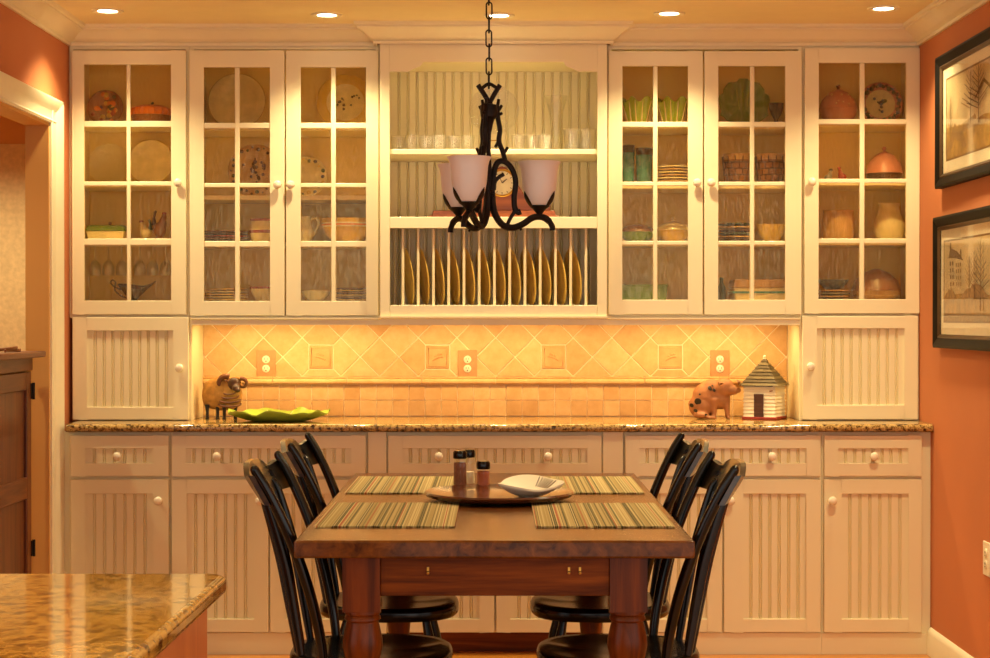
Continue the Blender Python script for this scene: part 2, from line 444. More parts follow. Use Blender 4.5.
st_ = MB().tube(spline([(DX+.01, 6.33, dz+.030), (DX-.01, 6.42, dz+.032), (DX+.015, 6.5, dz+.030), (DX-.005, 6.585, dz+.031)]), .006, 8, flat=.6)
st_.tube(spline([(DX-.02, 6.36, dz+.034), (DX+.02, 6.43, dz+.041), (DX+.0, 6.52, dz+.036)]), .006, 8, flat=.6)
st_.build('leather_strap', 'c_brown', label='brown leather strap lying on the half door shelf', cat='strap')

# crown moulding round the room and over the cabinets
xa, xb = X(380, YM), X(607, YM)
path = [(XL, 4.4), (XL, YU+.02), (xa-.012, YU+.02), (xa-.012, YM-.004), (xb+.012, YM-.004), (xb+.012, YU+.02), (XR, YU+.02), (XR, 4.0)]
zb = 2.437
prof = [(0, zb), (.012, zb), (.016, zb+.010), (.011, zb+.014), (.018, zb+.018), (.026, zb+.021), (.034, zb+.028), (.05, zb+.043), (.068, zb+.052), (.074, zb+.056), (.074, zb+.064), (.084, zb+.067), (.088, ZC), (0, ZC)]
nrm = []
for a, c in zip(path[:-1], path[1:]):
    d = Vector((c[0]-a[0], c[1]-a[1])).normalized(); nrm.append(Vector((d.y, -d.x)))
cr = MB(); rings = []
for i, p in enumerate(path):
    if i == 0: mv = nrm[0]
    elif i == len(path)-1: mv = nrm[-1]
    else: mv = (nrm[i-1]+nrm[i])/(1+nrm[i-1].dot(nrm[i]))
    rings.append(cr.add([(p[0]+mv.x*d, p[1]+mv.y*d, z) for d, z in prof], []))
for a, c in zip(rings[:-1], rings[1:]):
    for k in range(len(prof)-1): cr.f.append((a+k, a+k+1, c+k+1, c+k)); cr.m.append(0)
cr.build('trim_1', 'trim', kind='structure', label='cream crown moulding above the cabinets and walls', angle=25)

# ------------------------------------------------------------------ backsplash tiles, each a piece of the back wall
sx0, sx1 = X(203, YW), X(787, YW)
szl, szh = ZT, 1.36
MB().box(sx0-.04, sx1+.04, YW, YW+.004, szl-.01, szh).build('grout', 'grout', wb, angle=0)
PX = YW/F
P = 38.7*PX; gx0 = X(437.6, YW); gz0 = Z(357, YW); G = .0035
z_ch1, z_ch0 = Z(376.6, YW), Z(384.4, YW)
insets = [X(p, YW) for p in (321, 437.6, 553.5, 670.5)]
IH = .049
def clip(poly, nx, nz, d):                           # keep nx*x+nz*z <= d
    out = []
    for i in range(len(poly)):
        a, c = poly[i-1], poly[i]
        da, dc = nx*a[0]+nz*a[1]-d, nx*c[0]+nz*c[1]-d
        if (da <= 0) != (dc <= 0):
            t = da/(da-dc); out.append((a[0]+(c[0]-a[0])*t, a[1]+(c[1]-a[1])*t))
        if dc <= 0: out.append(c)
    return out
def tile(poly, y0=YW-.004, name='tile', mat=None, bev=.002):
    cx = sum(p[0] for p in poly)/len(poly); cz = sum(p[1] for p in poly)/len(poly)
    yy = y0+random.uniform(-.0008, .0008)
    b = MB(); n = len(poly)
    inn = []
    for p in poly:
        dx, dz_ = p[0]-cx, p[1]-cz; l = math.hypot(dx, dz_) or 1; inn.append((p[0]-dx/l*bev, p[1]-dz_/l*bev))
    b.add([(p[0], YW, p[1]) for p in poly]+[(p[0], yy+bev*.7, p[1]) for p in poly]+[(p[0], yy, p[1]) for p in inn],
          [(i, (i+1) % n, n+(i+1) % n, n+i) for i in range(n)]+[(n+i, n+(i+1) % n, 2*n+(i+1) % n, 2*n+i) for i in range(n)]+[tuple(range(2*n, 3*n))])
    return b.build(name, mat or 'tile_%d' % random.choice([0, 0, 0, 1, 1, 1, 2]), wb, angle=0)
h = P/2
for i in range(-40, 41):
    for j in range(-4, 5):
        if (i+j) % 2 == 0: continue                  # diamond centres sit half a step from the crossings
        cx, cz = gx0+i*h, gz0+j*h
        g = G*1.0
        poly = [(cx-h+g, cz), (cx, cz-h+g), (cx+h-g, cz), (cx, cz+h-g)]
        for (nx, nz, d) in ((1, 0, sx1), (-1, 0, -sx0), (0, 1, szh), (0, -1, -(z_ch1+.002))):
            if poly: poly = clip(poly, nx, nz, d)
        for ix in insets:                            # corners cut for the small carved tiles
            q = IH+G*1.5
            if abs(cx-ix) < h*1.2 and abs(cz-gz0) < h*1.2:
                if abs(cz-gz0) < .3*h and cx > ix: poly = clip(poly, -1, 0, -(ix+q))
                elif abs(cz-gz0) < .3*h: poly = clip(poly, 1, 0, ix-q)
                elif cz > gz0: poly = clip(poly, 0, -1, -(gz0+q))
                else: poly = clip(poly, 0, 1, gz0-q)
        if len(poly) < 3: continue
        ar = abs(sum(poly[k-1][0]*poly[k][1]-poly[k][0]*poly[k-1][1] for k in range(len(poly))))/2
        if ar > .0002: tile(poly)
for k, ix in enumerate(insets):
    t = tile([(ix-IH, gz0-IH), (ix+IH, gz0-IH), (ix+IH, gz0+IH), (ix-IH, gz0+IH)], YW-.006, 'carved_tile', 'tile_2', .004)
    b = MB()                                          # a little raised border and a sprig
    e = IH-.01
    b.tube([(ix-e, YW-.0065, gz0-e), (ix+e, YW-.0065, gz0-e), (ix+e, YW-.0065, gz0+e), (ix-e, YW-.0065, gz0+e)], .0022, 6, closed=True)
    sg = 1 if k % 2 else -1
    b.tube(spline([(ix-.022*sg, YW-.007, gz0-.016), (ix-.004*sg, YW-.009, gz0-.004), (ix+.02*sg, YW-.008, gz0+.004)]), [.002, .003, .004]*4+[.004], 6)
    for dx, dzz in ((-.008, .006), (.004, .012), (.014, .014), (.02, .002)):
        b.ball((ix+dx*sg, YW-.0075, gz0+dzz), .006, .003, .0042, 8)
    b.build('relief', 'tile_2', t)
xs = X(398.8, YW)+.02
L_ = 74.5*PX; x = sx0; cuts = sorted(set([sx0, sx1]+[X(p, YW) for p in [421.8-74.5*3, 421.8-74.5*2, 421.8-74.5, 421.8, 495.8, 570, 644.5, 719] if sx0 < X(p, YW) < sx1]))
for a, c in zip(cuts[:-1], cuts[1:]):                 # pencil rail over the small tiles
    b = MB(); zz = [(YW, z_ch0), (YW-.012, z_ch0), (YW-.020, z_ch0+.008), (YW-.020, z_ch0+.016), (YW-.012, z_ch1-.008), (YW-.016, z_ch1-.004), (YW-.012, z_ch1), (YW, z_ch1)]
    b.prism(zz, 'x', a+.0012, c-.0012); b.build('rail_tile', random.choice(['tile_0', 'tile_1']), wb)
tw = 16.2*PX
zr = [szl+.001, Z(400.3, YW), z_ch0]
k0 = int((sx0-X(392, YW))/tw)-2
for z0, z1 in zip(zr[:-1], zr[1:]):
    for k in range(k0, k0+44):
        a, c = max(sx0, X(392.6, YW)+k*tw), min(sx1, X(392.6, YW)+(k+1)*tw)
        if c-a > .012: tile([(a+G/2, z0+G/2), (c-G/2, z0+G/2), (c-G/2, z1-G/2), (a+G/2, z1-G/2)], YW-.004)

# outlets on the backsplash and the wall
def outlet(loc, rotz, label, mat='outlet_stone'):
    t = thing('wall_outlet', loc, label, 'outlet', 'wall outlets')
    y = -.0
    MB().add and None
    b = MB().box(-.0405, .0405, -.006, 0, -.0595, .0595); pl = b.build('cover_plate', mat, None, bevel=.0025)
    pl.parent = t; pl.location = (0, 0, 0)
    for v in pl.data.vertices: v.co.z -= .0595; v.co.y -= .003
    OFF[pl.name] = Vector(loc)
    for s in (-1, 1):
        c = MB().lathe([(0, 0), (.0165, 0), (.0165, .0025), (.015, .0035), (0, .0035)], (0, -.006, s*.0195), 20, Matrix.Rotation(R(90), 3, 'X'))
        o = c.build('socket', 'ivory', None); p0 = o.location.copy(); o.parent = t; o.location = p0; OFF[o.name] = Vector(loc)+p0
        q = MB().box(-.0065, -.0045, -.0101, -.0093, s*.0195-.001, s*.0195+.007).box(.0045, .0065, -.0101, -.0093, s*.0195-.001, s*.0195+.007)
        q.lathe([(0, 0), (.0028, 0), (.0028, .0007), (0, .0007)], (0, -.0094, s*.0195-.0075), 10, Matrix.Rotation(R(90), 3, 'X'))
        so = q.build('slots', 'slot', None); so.location = so.location-p0; so.parent = o
    t.rotation_euler = (0, 0, rotz); return t
zo = Z(364, YW)
outlet((X(266.3, YW), YW-.0045, zo), 0, 'stone coloured double outlet above the ram figurine')
outlet((X(467.5, YW), YW-.0045, zo), 0, 'stone coloured double outlet between two carved tiles')
outlet((X(719.7, YW), YW-.0045, zo), 0, 'stone coloured double outlet above the pig figurine')
outlet((XR, X(986, 1) and 1.722*F/492, Z(559, 6.12)), R(-90), 'ivory double outlet low on the terracotta wall', 'ivory')

# ================================================================== cabinets
kn = MB().lathe([(0, 0), (.008, 0), (.0065, .006), (.007, .010), (.014, .014), (.0175, .020), (.0165, .026), (.010, .0305), (0, .032)], seg=20, M=Matrix.Rotation(R(90), 3, 'X'))
KNOB = kn.mesh('knob', 60); KNOB.materials.append(MATS['knob'])
def knob(px, py, yf, parent): inst('knob', KNOB, (X(px, yf), yf, Z(py, yf)), parent)
def bead(b, x0, x1, z0, z1, y, pitch=.0375, th=.008):
    """beadboard: flat boards with a bead and two grooves between them"""
    n = max(1, round((x1-x0)/pitch)); p = (x1-x0)/n; pts = [(x0, y)]
    for i in range(1, n):
        c = x0+i*p
        pts += [(c-.007, y), (c-.0045, y+.0068), (c-.003, y+.004), (c, y), (c+.003, y+.004), (c+.0045, y+.0068), (c+.007, y)]
    pts += [(x1, y), (x1, y+th), (x0, y+th)]
    b.prism(pts, 'z', z0, z1); return b
def frame_boxes(b, x0, x1, z0, z1, a0, a1, c0, c1, y0, y1):
    b.box(x0, a0, y0, y1, z0, z1).box(a1, x1, y0, y1, z0, z1).box(a0, a1, y0, y1, z0, c0).box(a0, a1, y0, y1, c1, z1); return b
def panel_door(name, parent, d, p, yf, knobs):
    x0, x1, z1, z0 = X(d[0], yf), X(d[1], yf), Z(d[2], yf), Z(d[3], yf)
    a0, a1, c1, c0 = X(p[0], yf), X(p[1], yf), Z(p[2], yf), Z(p[3], yf)
    o = frame_boxes(MB(), x0, x1, z0, z1, a0, a1, c0, c1, yf, yf+.02).build(name, 'cream', parent, angle=30, bevel=.0022)
    bead(MB(), a0-.004, a1+.004, c0-.004, c1+.004, yf+.010).build('beadboard', 'cream', o, angle=25)
    for k in knobs: knob(k[0], k[1], yf, o)
    return o
# ---- base cabinets
def base(label, x0, x1, drawer, dp, dk, doors, toe=True, side=(0, 0)):
    xa_, xb_ = X(x0, YB), X(x1, YB)
    t = thing('base_cabinet', ((xa_+xb_)/2, YB, 0), label, 'cabinet', 'base cabinets under the granite counter')
    b = MB().box(xa_, xb_, YB+.021, YW-.01, .085, ZT-.031)
    b.build('body', 'cream', t, angle=0)
    if toe: MB().box(xa_, xb_, YB+.012, YB+.032, 0, .0849).build('toe_board', 'cream', t, angle=0)
    else:
        MB().box(xa_, xb_, YB+.075, YB+.095, 0, .0849).build('toe_board', 'table_red', t, angle=0)
    panel_door('drawer', t, (drawer[0], drawer[1], 435.3, 476.3), (dp[0], dp[1], 448.6, 463.2), YB, [(k, 456) for k in dk])
    for d in doors: panel_door('door', t, (d[0], d[1], 479.6, 632.4), (d[2], d[3], 494, 619), YB, [(d[4], 500.5)])
    return t
base('narrow cream base cabinet with one drawer, nearest the doorway', 66.9, 169.6, (70.2, 168.5), (84.5, 153.2), [118], [(70.2, 168.5, 84.5, 153.2, 158.8)])
base('wide cream base cabinet behind the black chairs nearest the granite island', 169.9, 366.6, (171.4, 365.6), (185, 351.5), [217.5, 318.5], [(171.4, 268.2, 186, 254, 260), (269.8, 365.6, 284, 351.5, 278)])
c3 = base('cream base cabinet with pilasters behind the end of the table', 366.9, 624, (388, 601.5), (402, 588), [439, 548], [(388, 494.2, 402, 480, 486), (496.2, 601.5, 510, 588, 504)], toe=False)
for p0, p1 in ((368, 386.4), (603, 623)):
    MB().box(X(p0, YB), X(p1, YB), YB+.006, YB+.022, 0, ZT-.031).build('pilaster', 'cream', c3, bevel=.002)
base('wide cream base cabinet behind the black chairs under the pig figurine', 624.3, 822.4, (625.3, 820.6), (639, 807), [673, 771.4], [(625.3, 722.4, 640, 708, 714), (724.2, 821.2, 743, 807, 730.4)])
base('narrow cream base cabinet with one drawer, beside the terracotta wall', 822.7, 932, (824.5, 922.3), (838, 909), [873.5], [(824.5, 922.3, 841.5, 909.5, 832)])
MB().box(XL+.002, X(66.9, YB)-.0005, YB+.021, YB+.04, 0, ZT-.031).build('filler_strip', 'cream', [o for o in bpy.data.objects if o.name == 'base_cabinet'][0], angle=0)
# counter
cp = MB(); xl, xr = X(65.5, YC), X(933.3, YC)
pr = [(YW-.001, ZT-.0305)]+[(YC+.006+.0, ZT-.0305)]+[(YC+.0155-.0155*math.cos(a), ZT-.0155+.0155*math.sin(a)) for a in [R(-80), R(-50), R(-25), 0, R(25), R(50), R(75), R(90)]]+[(YW-.001, ZT)]
cp.prism(pr, 'x', xl, xr); cp.build('countertop', 'granite', label='long speckled gold granite countertop over the base cabinets', cat='countertop', bevel=.006)

# ---- upper cabinets
yf = YU; CY = YU+.021; BY = YW-.012                   # door front, carcass front, back panel face
def glass_door(parent, d, cols, rows, kb):
    x0, x1, z1, z0 = X(d[0], yf), X(d[1], yf), Z(d[2], yf), Z(d[3], yf)
    cx = [(X(a, yf), X(b_, yf)) for a, b_ in cols]; rz = [(Z(b_, yf), Z(a, yf)) for a, b_ in rows]
    a0, a1, c1, c0 = cx[0][0], cx[-1][1], rz[0][1], rz[-1][0]
    o = frame_boxes(MB(), x0, x1, z0, z1, a0, a1, c0, c1, yf, yf+.02).build('door', 'cream', parent, angle=30, bevel=.002)
    MB().box(cx[0][1], cx[1][0], yf+.004, yf+.018, c0, c1).build('muntin', 'cream', o, bevel=.003)
    for r0, r1 in zip(rz[:-1], rz[1:]): MB().box(a0, a1, yf+.0045, yf+.0175, r1[1], r0[0]).build('muntin', 'cream', o, bevel=.003)
    for ca, cc in cx:
        for ra, rc in rz: MB().box(ca-.001, cc+.001, yf+.0095, yf+.0125, ra-.001, rc+.001).build('pane', 'rain_glass', o, angle=0)
    knob(kb[0], kb[1], yf, o); return o
ZBOT, ZTOP = Z(318, CY), 2.445
SH = {}
def carcass(t, key, p0, p1, shelves, z_floor, front=CY, tower=None, z_top=ZTOP):
    x0, x1 = X(p0, YU), X(p1, YU)
    b = MB().box(x0, x0+.016, front, YW-.004, ZBOT, z_top).box(x1-.016, x1, front, YW-.004, ZBOT, z_top)
    b.box(x0+.016, x1-.016, front, YW-.004, z_floor-.02, z_floor).box(x0+.016, x1-.016, front, YW-.004, z_top-.02, z_top)
    b.box(x0+.016, x1-.016, front, front+.018, ZBOT, z_floor-.02)
    b.build('body', 'cream', t, angle=0)
    MB().box(x0+.016, x1-.016, BY, BY+.007, z_floor, z_top-.02).build('back_panel', 'back_glow_tint', t, angle=0)
    SH[key] = [z_floor]
    for zs in shelves:
        MB().box(x0+.016, x1-.016, front+.012, BY-.001, zs-.018, zs).build('shelf', 'cream', t, bevel=.002); SH[key].append(zs)
    SH[key] = sorted(SH[key], reverse=True)
sy = lambda *ys: [Z(y, CY+.02) for y in ys]
zf = Z(301.5, CY)
UG = 'upper cabinets over the backsplash'
rowsA = [(64.5, 120.8), (127, 181.3), (185.8, 238.4), (245.2, 300.6)]
def lower_door(t, d, p, k, p0, p1):
    x0, x1 = X(p0, YU), X(p1, YU)
    MB().box(x0, x1, CY, YW-.006, ZT+.001, ZBOT-.0005).build('lower_body', 'cream', t, angle=0)
    panel_door('lower_door', t, d, p, YU, [k])
tA = thing('upper_cabinet', (X(129, YU), YU, ZT), 'tall glass doored cabinet standing on the counter beside the doorway', 'cabinet', UG)
carcass(tA, 'A', 68.6, 189.2, sy(121.5, 182.5, 239.5), zf)
glass_door(tA, (72, 186.2, 50.5, 314.5), [(84, 126.5), (130.5, 171.8)], rowsA, (178.8, 183))
lower_door(tA, (72.4, 188.4, 317.3, 419.6), (86.5, 173.6, 330.8, 407), (180, 368), 71, 190.6)
MB().box(X(72, YU)+.03, X(186, YU)-.03, CY+.05, CY+.058, SH['A'][2]-.028, SH['A'][2]-.019).build('stemware_rail', 'cream', tA, angle=0)
tB = thing('upper_cabinet', (X(284, YU), YU, ZBOT), 'double glass doored cabinet beside the plate rack, above the ram figurine', 'cabinet', UG)
carcass(tB, 'B', 189.6, 379.6, sy(126.5, 195.5, 242.5), zf)
rowsB = [(67.2, 122.6), (128.3, 183), (187.3, 241), (247, 301)]
glass_door(tB, (189.6, 284.6, 50.4, 315.5), [(203.6, 234.8), (239.6, 270.6)], rowsB, (278, 185))
glass_door(tB, (286, 378.6, 50.4, 315.5), [(300.4, 331), (335.8, 366.6)], rowsB, (291.2, 185))
tC = thing('upper_cabinet', (X(705, YU), YU, ZBOT), 'double glass doored cabinet beside the plate rack, above the pig figurine', 'cabinet', UG)
carcass(tC, 'C', 607.6, 802.6, sy(124.5, 184.5, 241.5), zf)
rowsC = [(66, 121.6), (127, 181.6), (185.8, 240.8), (245, 299.8)]
glass_door(tC, (608.4, 702.8, 51, 314.5), [(621.8, 653), (657.6, 688.4)], rowsC, (696.6, 183))
glass_door(tC, (704.2, 801.6, 51, 314.5), [(717.6, 750), (754.4, 785.6)], rowsC, (710.6, 183))
tD = thing('upper_cabinet', (X(862, YU), YU, ZT), 'tall glass doored cabinet standing on the counter beside the framed prints', 'cabinet', UG)
carcass(tD, 'D', 803, 921.6, sy(121.5, 181.5, 240.5), zf)
glass_door(tD, (804.4, 919.6, 48, 313.5), [(818, 859.6), (864.6, 906.4)], [(62.8, 118.9), (124.2, 178.6), (183, 238.4), (243.4, 299.2)], (811, 182))
lower_door(tD, (802.4, 918.2, 316, 419.4), (816.6, 905, 328.6, 405), (810.2, 366.5), 800.2, 920)
# light rails under the two double cabinets
for p0, p1, t in ((190.8, 380, tB), (607.4, 800, tC)):
    MB().prism([(YU-.004, Z(317.6, YU)), (YU+.02, Z(317.6, YU)), (YU+.02, Z(325, YU)), (YU+.002, Z(325, YU)), (YU+.002, Z(320, YU)), (YU-.004, Z(319, YU))], 'x', X(p0, YU), X(p1, YU)).build('light_rail', 'cream', t, angle=30)

# ---- plate rack unit in the middle
tM = thing('plate_rack_cabinet', (0, YM, ZBOT), 'open cream cabinet with scalloped valance, shelf and plate rack', 'cabinet')
x0, x1 = X(380, YM), X(607, YM); a0, a1 = X(389.8, YM), X(597.3, YM)
zM = lambda y: Z(y, YM)
MB().box(x0, a0, YM, YM+.02, zM(317), ZTOP).box(a1, x1, YM, YM+.02, zM(317), ZTOP).build('stile', 'cream', tM, bevel=.0015)
MB().box(x0+.004, x0+.02, YM+.02, YW-.004, zM(317), ZTOP).box(x1-.02, x1-.004, YM+.02, YW-.004, zM(317), ZTOP).build('side_panel', 'cream', tM, angle=0)
val = [(a0, ZTOP), (a0, zM(71.6)), (X(408.5, YM), zM(71.6)), (X(411, YM), zM(70.2)), (X(415, YM), zM(68.2)), (X(419.5, YM), zM(66.8)), (X(422, YM), zM(64.6)), (X(423.2, YM), zM(62)),
       (X(563.8, YM), zM(62)), (X(565, YM), zM(64.6)), (X(567.5, YM), zM(66.8)), (X(572, YM), zM(68.2)), (X(576, YM), zM(70.2)), (X(578.5, YM), zM(71.6)), (a1, zM(71.6)), (a1, ZTOP)]
MB().prism(val, 'y', YM, YM+.02).build('valance', 'cream', tM, angle=30)
MB().box(x0+.02, x1-.02, YM+.02, YW-.005, zM(60), ZTOP).build('top_panel', 'cream', tM, angle=0)
bead(MB(), x0+.02, x1-.02, zM(317), zM(60), BY, .0375, .007).build('back_panel', 'cream', tM, angle=25)
MB().box(x0+.02, x1-.02, YM+.012, BY-.001, zM(154.3), zM(148.8)).build('shelf', 'cream', tM, bevel=.003)
MB().box(a0, a1, YM, YM+.02, zM(228.4), zM(216.8)).build('rail', 'cream', tM, bevel=.002)
MB().box(x0+.02, x1-.02, YM+.0205, BY-.001, zM(222), zM(216.8)).build('shelf', 'cream', tM, angle=0)
MB().box(a0, a1, YM, YM+.02, zM(317), zM(305)).build('rail', 'cream', tM, bevel=.002)
MB().box(x0+.02, x1-.02, YM+.0205, BY-.001, zM(311), zM(305.4)).build('rack_floor', 'cream', tM, angle=0)
MB().prism([(YM-.012, zM(316.2)), (YM+.03, zM(316.2)), (YM+.03, zM(325)), (YM+.02, zM(325)), (YM+.02, zM(319)), (YM-.006, zM(319)), (YM-.012, zM(317.8))], 'x', x0-.004, x1+.004).build('light_rail', 'cream', tM, angle=30)
dm = MB().tube([(0, 0, zM(305.4)), (0, 0, zM(228))], .0056, 10).mesh('dowel', 50); dm.materials.append(MATS['cream'])
dxs = [X(402.8+15.27*k, YM+.02) for k in range(13)]
for dx in dxs:
    inst('dowel', dm, (dx, YM+.030, 0), tM)
    inst("dowel", dm, (dx-.045, YM+.235, 0), tM)
SH['M'] = [zM(148.8), zM(216.8)]; ZRACK = zM(305.4)

# under cabinet light bars, hidden behind the light rails
for p0, p1, lb in ((206, 372, 'slim under cabinet light bar above the ram figurine'), (392, 596, 'slim under cabinet light bar below the plate rack'), (616, 786, 'slim under cabinet light bar above the pig figurine')):
    xa_, xb_ = X(p0, YU), X(p1, YU); yl = YU+.10
    zt = ZBOT if p0 != 392 else zM(317)
    t = thing('under_cabinet_light', ((xa_+xb_)/2, yl, zt-.018), lb, 'light', 'under cabinet lights')
    MB().box(xa_, xb_, yl-.02, yl+.02, zt-.016, zt-.001).build('housing', 'ivory', t, angle=0)
    MB().box(xa_+.01, xb_-.01, yl-.014, yl+.014, zt-.018, zt-.0161).build('lens', 'strip_glow', t, angle=0)
    ld = bpy.data.lights.new('strip', 'AREA'); ld.shape = 'RECTANGLE'; ld.size = xb_-xa_-.02; ld.size_y = .03; ld.energy = UNDER_W; ld.color = UNDER_COL
    lo = bpy.data.objects.new('strip_lamp', ld); COL.objects.link(lo); lo.parent = t; lo.location = (0, 0, -.003); lo.rotation_euler = (R(8), 0, 0)

# ------------------------------------------------------------------ recessed ceiling lights
def downlight(x, y, w, label, spread=118, group='recessed ceiling lights'):
    t = thing('recessed_light', (x, y, ZC), label, 'light', group)
    MB().lathe([(.038, -.001), (.040, -.004), (.058, -.006), (.062, -.001), (.062, 0), (.038, 0)], (x, y, ZC), 28).build('trim_ring', 'trim', t)
    MB().lathe([(0, -.0015), (.0375, -.0015), (.0375, -.0005), (0, -.0005)], (x, y, ZC), 24).build('lens', 'lens_glow', t)
    ld = bpy.data.lights.new('downlight', 'SPOT'); ld.energy = w; ld.color = DOWN_COL; ld.spot_size = R(spread); ld.spot_blend = .75; ld.shadow_soft_size = .035
    lo = bpy.data.objects.new('downlight_lamp', ld); COL.objects.link(lo); lo.parent = t; lo.location = (0, 0, -.015)
ylr = 6.64
for px, py, lb in ((108, 11, 'recessed ceiling light before the cabinet beside the doorway'), (327, 15, 'recessed ceiling light before the cabinet above the ram figurine'), (499, 15.5, 'recessed ceiling light right behind the chandelier chain'),
                   (669, 13.5, 'recessed ceiling light before the cabinet above the pig figurine'), (883, 8.5, 'recessed ceiling light before the cabinet beside the framed prints')):
    yy = (ZC-CH)*F/(317-py); downlight(X(px, yy), yy, DOWN_W, lb)
for x, y, lb in ((-1.15, 4.3, 'unseen added ceiling light over the chairs nearer the doorway'), (1.15, 4.3, 'unseen added ceiling light over the chairs nearer the terracotta wall'), (-1.0, 2.0, 'unseen added ceiling light over the granite island'), (1.0, 2.0, 'unseen added ceiling light across from the granite island'), (1.42, 5.75, 'recessed ceiling light washing the framed prints'), (0, .2, 'unseen added ceiling light at the kitchen end of the room')):
    downlight(x, y, ROW2_W, lb)  # unseen rows added to light the table; the prints lamp follows its scallop
downlight(-2.3, 7.4, 90, 'unseen hall light added to brighten the papered wall')  # out of view, added so the wallpaper looks lit
downlight(-2.45, 6.2, 55, 'unseen hall light added to brighten the doorway jamb')  # out of view, added to light the jamb and hall wall
# ================================================================== granite island in the foreground
IX, IY = X(229, 2.885), 2.885
t = thing('kitchen_island', (-.95, 2.05, 0), 'island with polished gold granite top and orange wood panels', 'island')
rc = .035
poly = [(-1.65, 1.25), (IX-.02, 1.25)]+[(IX-rc+rc*math.cos(a), IY-rc+rc*math.sin(a)) for a in [R(k) for k in range(0, 91, 10)]]+[(-1.65, IY)]
MB().prism(poly, 'z', ZT-.032, ZT).build('countertop', 'granite_island', t, bevel=.011, seg=5)
MB().box(-1.6, IX-.035, 1.3, IY-.05, .1, ZT-.032).build('body', 'island_wood', t, bevel=.003)
MB().box(-1.55, IX-.08, 1.35, IY-.1, 0, .1).build('toe_kick', 'c_dkbrown', t, angle=0)
MB().box(IX-.0352, IX-.028, IY-.13, IY-.05, .1, ZT-.033).box(IX-.0352, IX-.028, 1.3, 1.4, .1, ZT-.033).box(IX-.0352, IX-.028, 1.4, IY-.13, ZT-.12, ZT-.033).box(IX-.0352, IX-.028, 1.4, IY-.13, .1, .22).build('side_frame', 'island_wood', t, bevel=.002)

# ================================================================== dining table
TZ = .76; TY0, TY1 = 4.50, 6.46; TXL, TXR = -.518, .515; TT = .046
tb = thing('dining_table', (0, (TY0+TY1)/2, 0), 'rustic reddish wood dining table with thick turned legs', 'table')
for xa_, xb_ in ((TXL, TXR),):    # the top, its hand planed edge uneven by a hair
    n = 56; b = MB(); dz_ = 0
    e0 = [(xa_+(xb_-xa_)*i/n, TY0+.0025*math.sin(i*.33)+.002*math.sin(i*.13)) for i in range(n+1)]
    b.prism(e0+[(xb_, TY1), (xa_, TY1)], 'z', TZ-TT, TZ+dz_)
    b.build('tabletop', 'table_top', tb, bevel=.006, seg=3, angle=30)
lx, lw = .349, .098
ap = Z(594.2, 4.6)
MB().box(-lx+lw/2, lx-lw/2, TY0+.072, TY0+.096, ap, TZ-TT-.001).build('apron', 'table_red', tb, bevel=.002)
MB().box(-lx+lw/2, lx-lw/2, TY1-.096, TY1-.072, ap, TZ-TT-.001).build('apron', 'table_red', tb, bevel=.002)
for s in (-1, 1):
    MB().box(s*lx-.012, s*lx+.012, TY0+.06+lw, TY1-.06-lw, ap, TZ-TT-.001).build('apron', 'table_red', tb, bevel=.002)
zb0 = Z(612.5, 4.56)
lp = [(0, zb0+.02), (.0485, zb0+.004), (.0485, zb0-.008), (.044, zb0-.013), (.047, zb0-.018), (.048, zb0-.024), (.042, zb0-.03), (.046, zb0-.045), (.052, zb0-.075), (.053, zb0-.095), (.047, zb0-.125), (.041, zb0-.14), (.048, zb0-.147), (.049, zb0-.158), (.043, zb0-.166), (.049, zb0-.18), (.05, zb0-.22), (.044, zb0-.32), (.036, zb0-.40), (.034, zb0-.43), (.042, zb0-.437), (.042, zb0-.45), (.034, zb0-.46), (.04, zb0-.49), (.04, zb0-.515), (.028, .012), (.026, 0), (0, 0)]
for s in (-1, 1):
    for y in (TY0+.06+lw/2, TY1-.06-lw/2):
        b = MB().box(s*lx-lw/2, s*lx+lw/2, y-lw/2, y+lw/2, zb0, TZ-TT-.001)
        b.lathe(lp, (s*lx, y, 0), 28); b.build('leg', 'table_red_z', tb, angle=35, bevel=.0)
for px, py in ((428, 570), (569, 570), (580, 570)):
    y = TY0+.071
    MB().box(X(px, y)-.003, X(px, y)+.003, y-.006, y+.001, Z(573, y), Z(567, y)).ball((X(px, y), y-.006, Z(572.5, y)), .005, seg=10).build('leaf_pin', 'brass', tb)

# placemats
def mat_(x0, x1, y0, y1, label, seed):
    r = random.Random(seed); n = 26; b = MB(); th = .004
    def pt(u, w, sd):
        y = y0+(y1-y0)*w; x = x0+(x1-x0)*u
        if w in (0, 1): y += r.uniform(-.003, .003)
        return Vector((x, y, TZ+.0006+(th if sd == 0 else 0)+(0 if sd else .0008*math.sin(u*90+seed))))
    cells(b, n, 8, pt, set(), th)
    b.build('placemat', 'placemat', label=label, cat='placemat', group='striped placemats', weld=False)
mat_(-.493, -.110, 4.78, 5.385, 'striped woven placemat before the near chair on the island side', 1)
mat_(.112, .492, 4.775, 5.375, 'striped woven placemat before the near chair on the terracotta wall side', 2)
mat_(-.489, -.107, 5.69, 6.27, 'striped woven placemat behind the salt and pepper shakers', 3)
mat_(.107, .487, 5.69, 6.27, 'striped woven placemat behind the white leaf dish', 4)

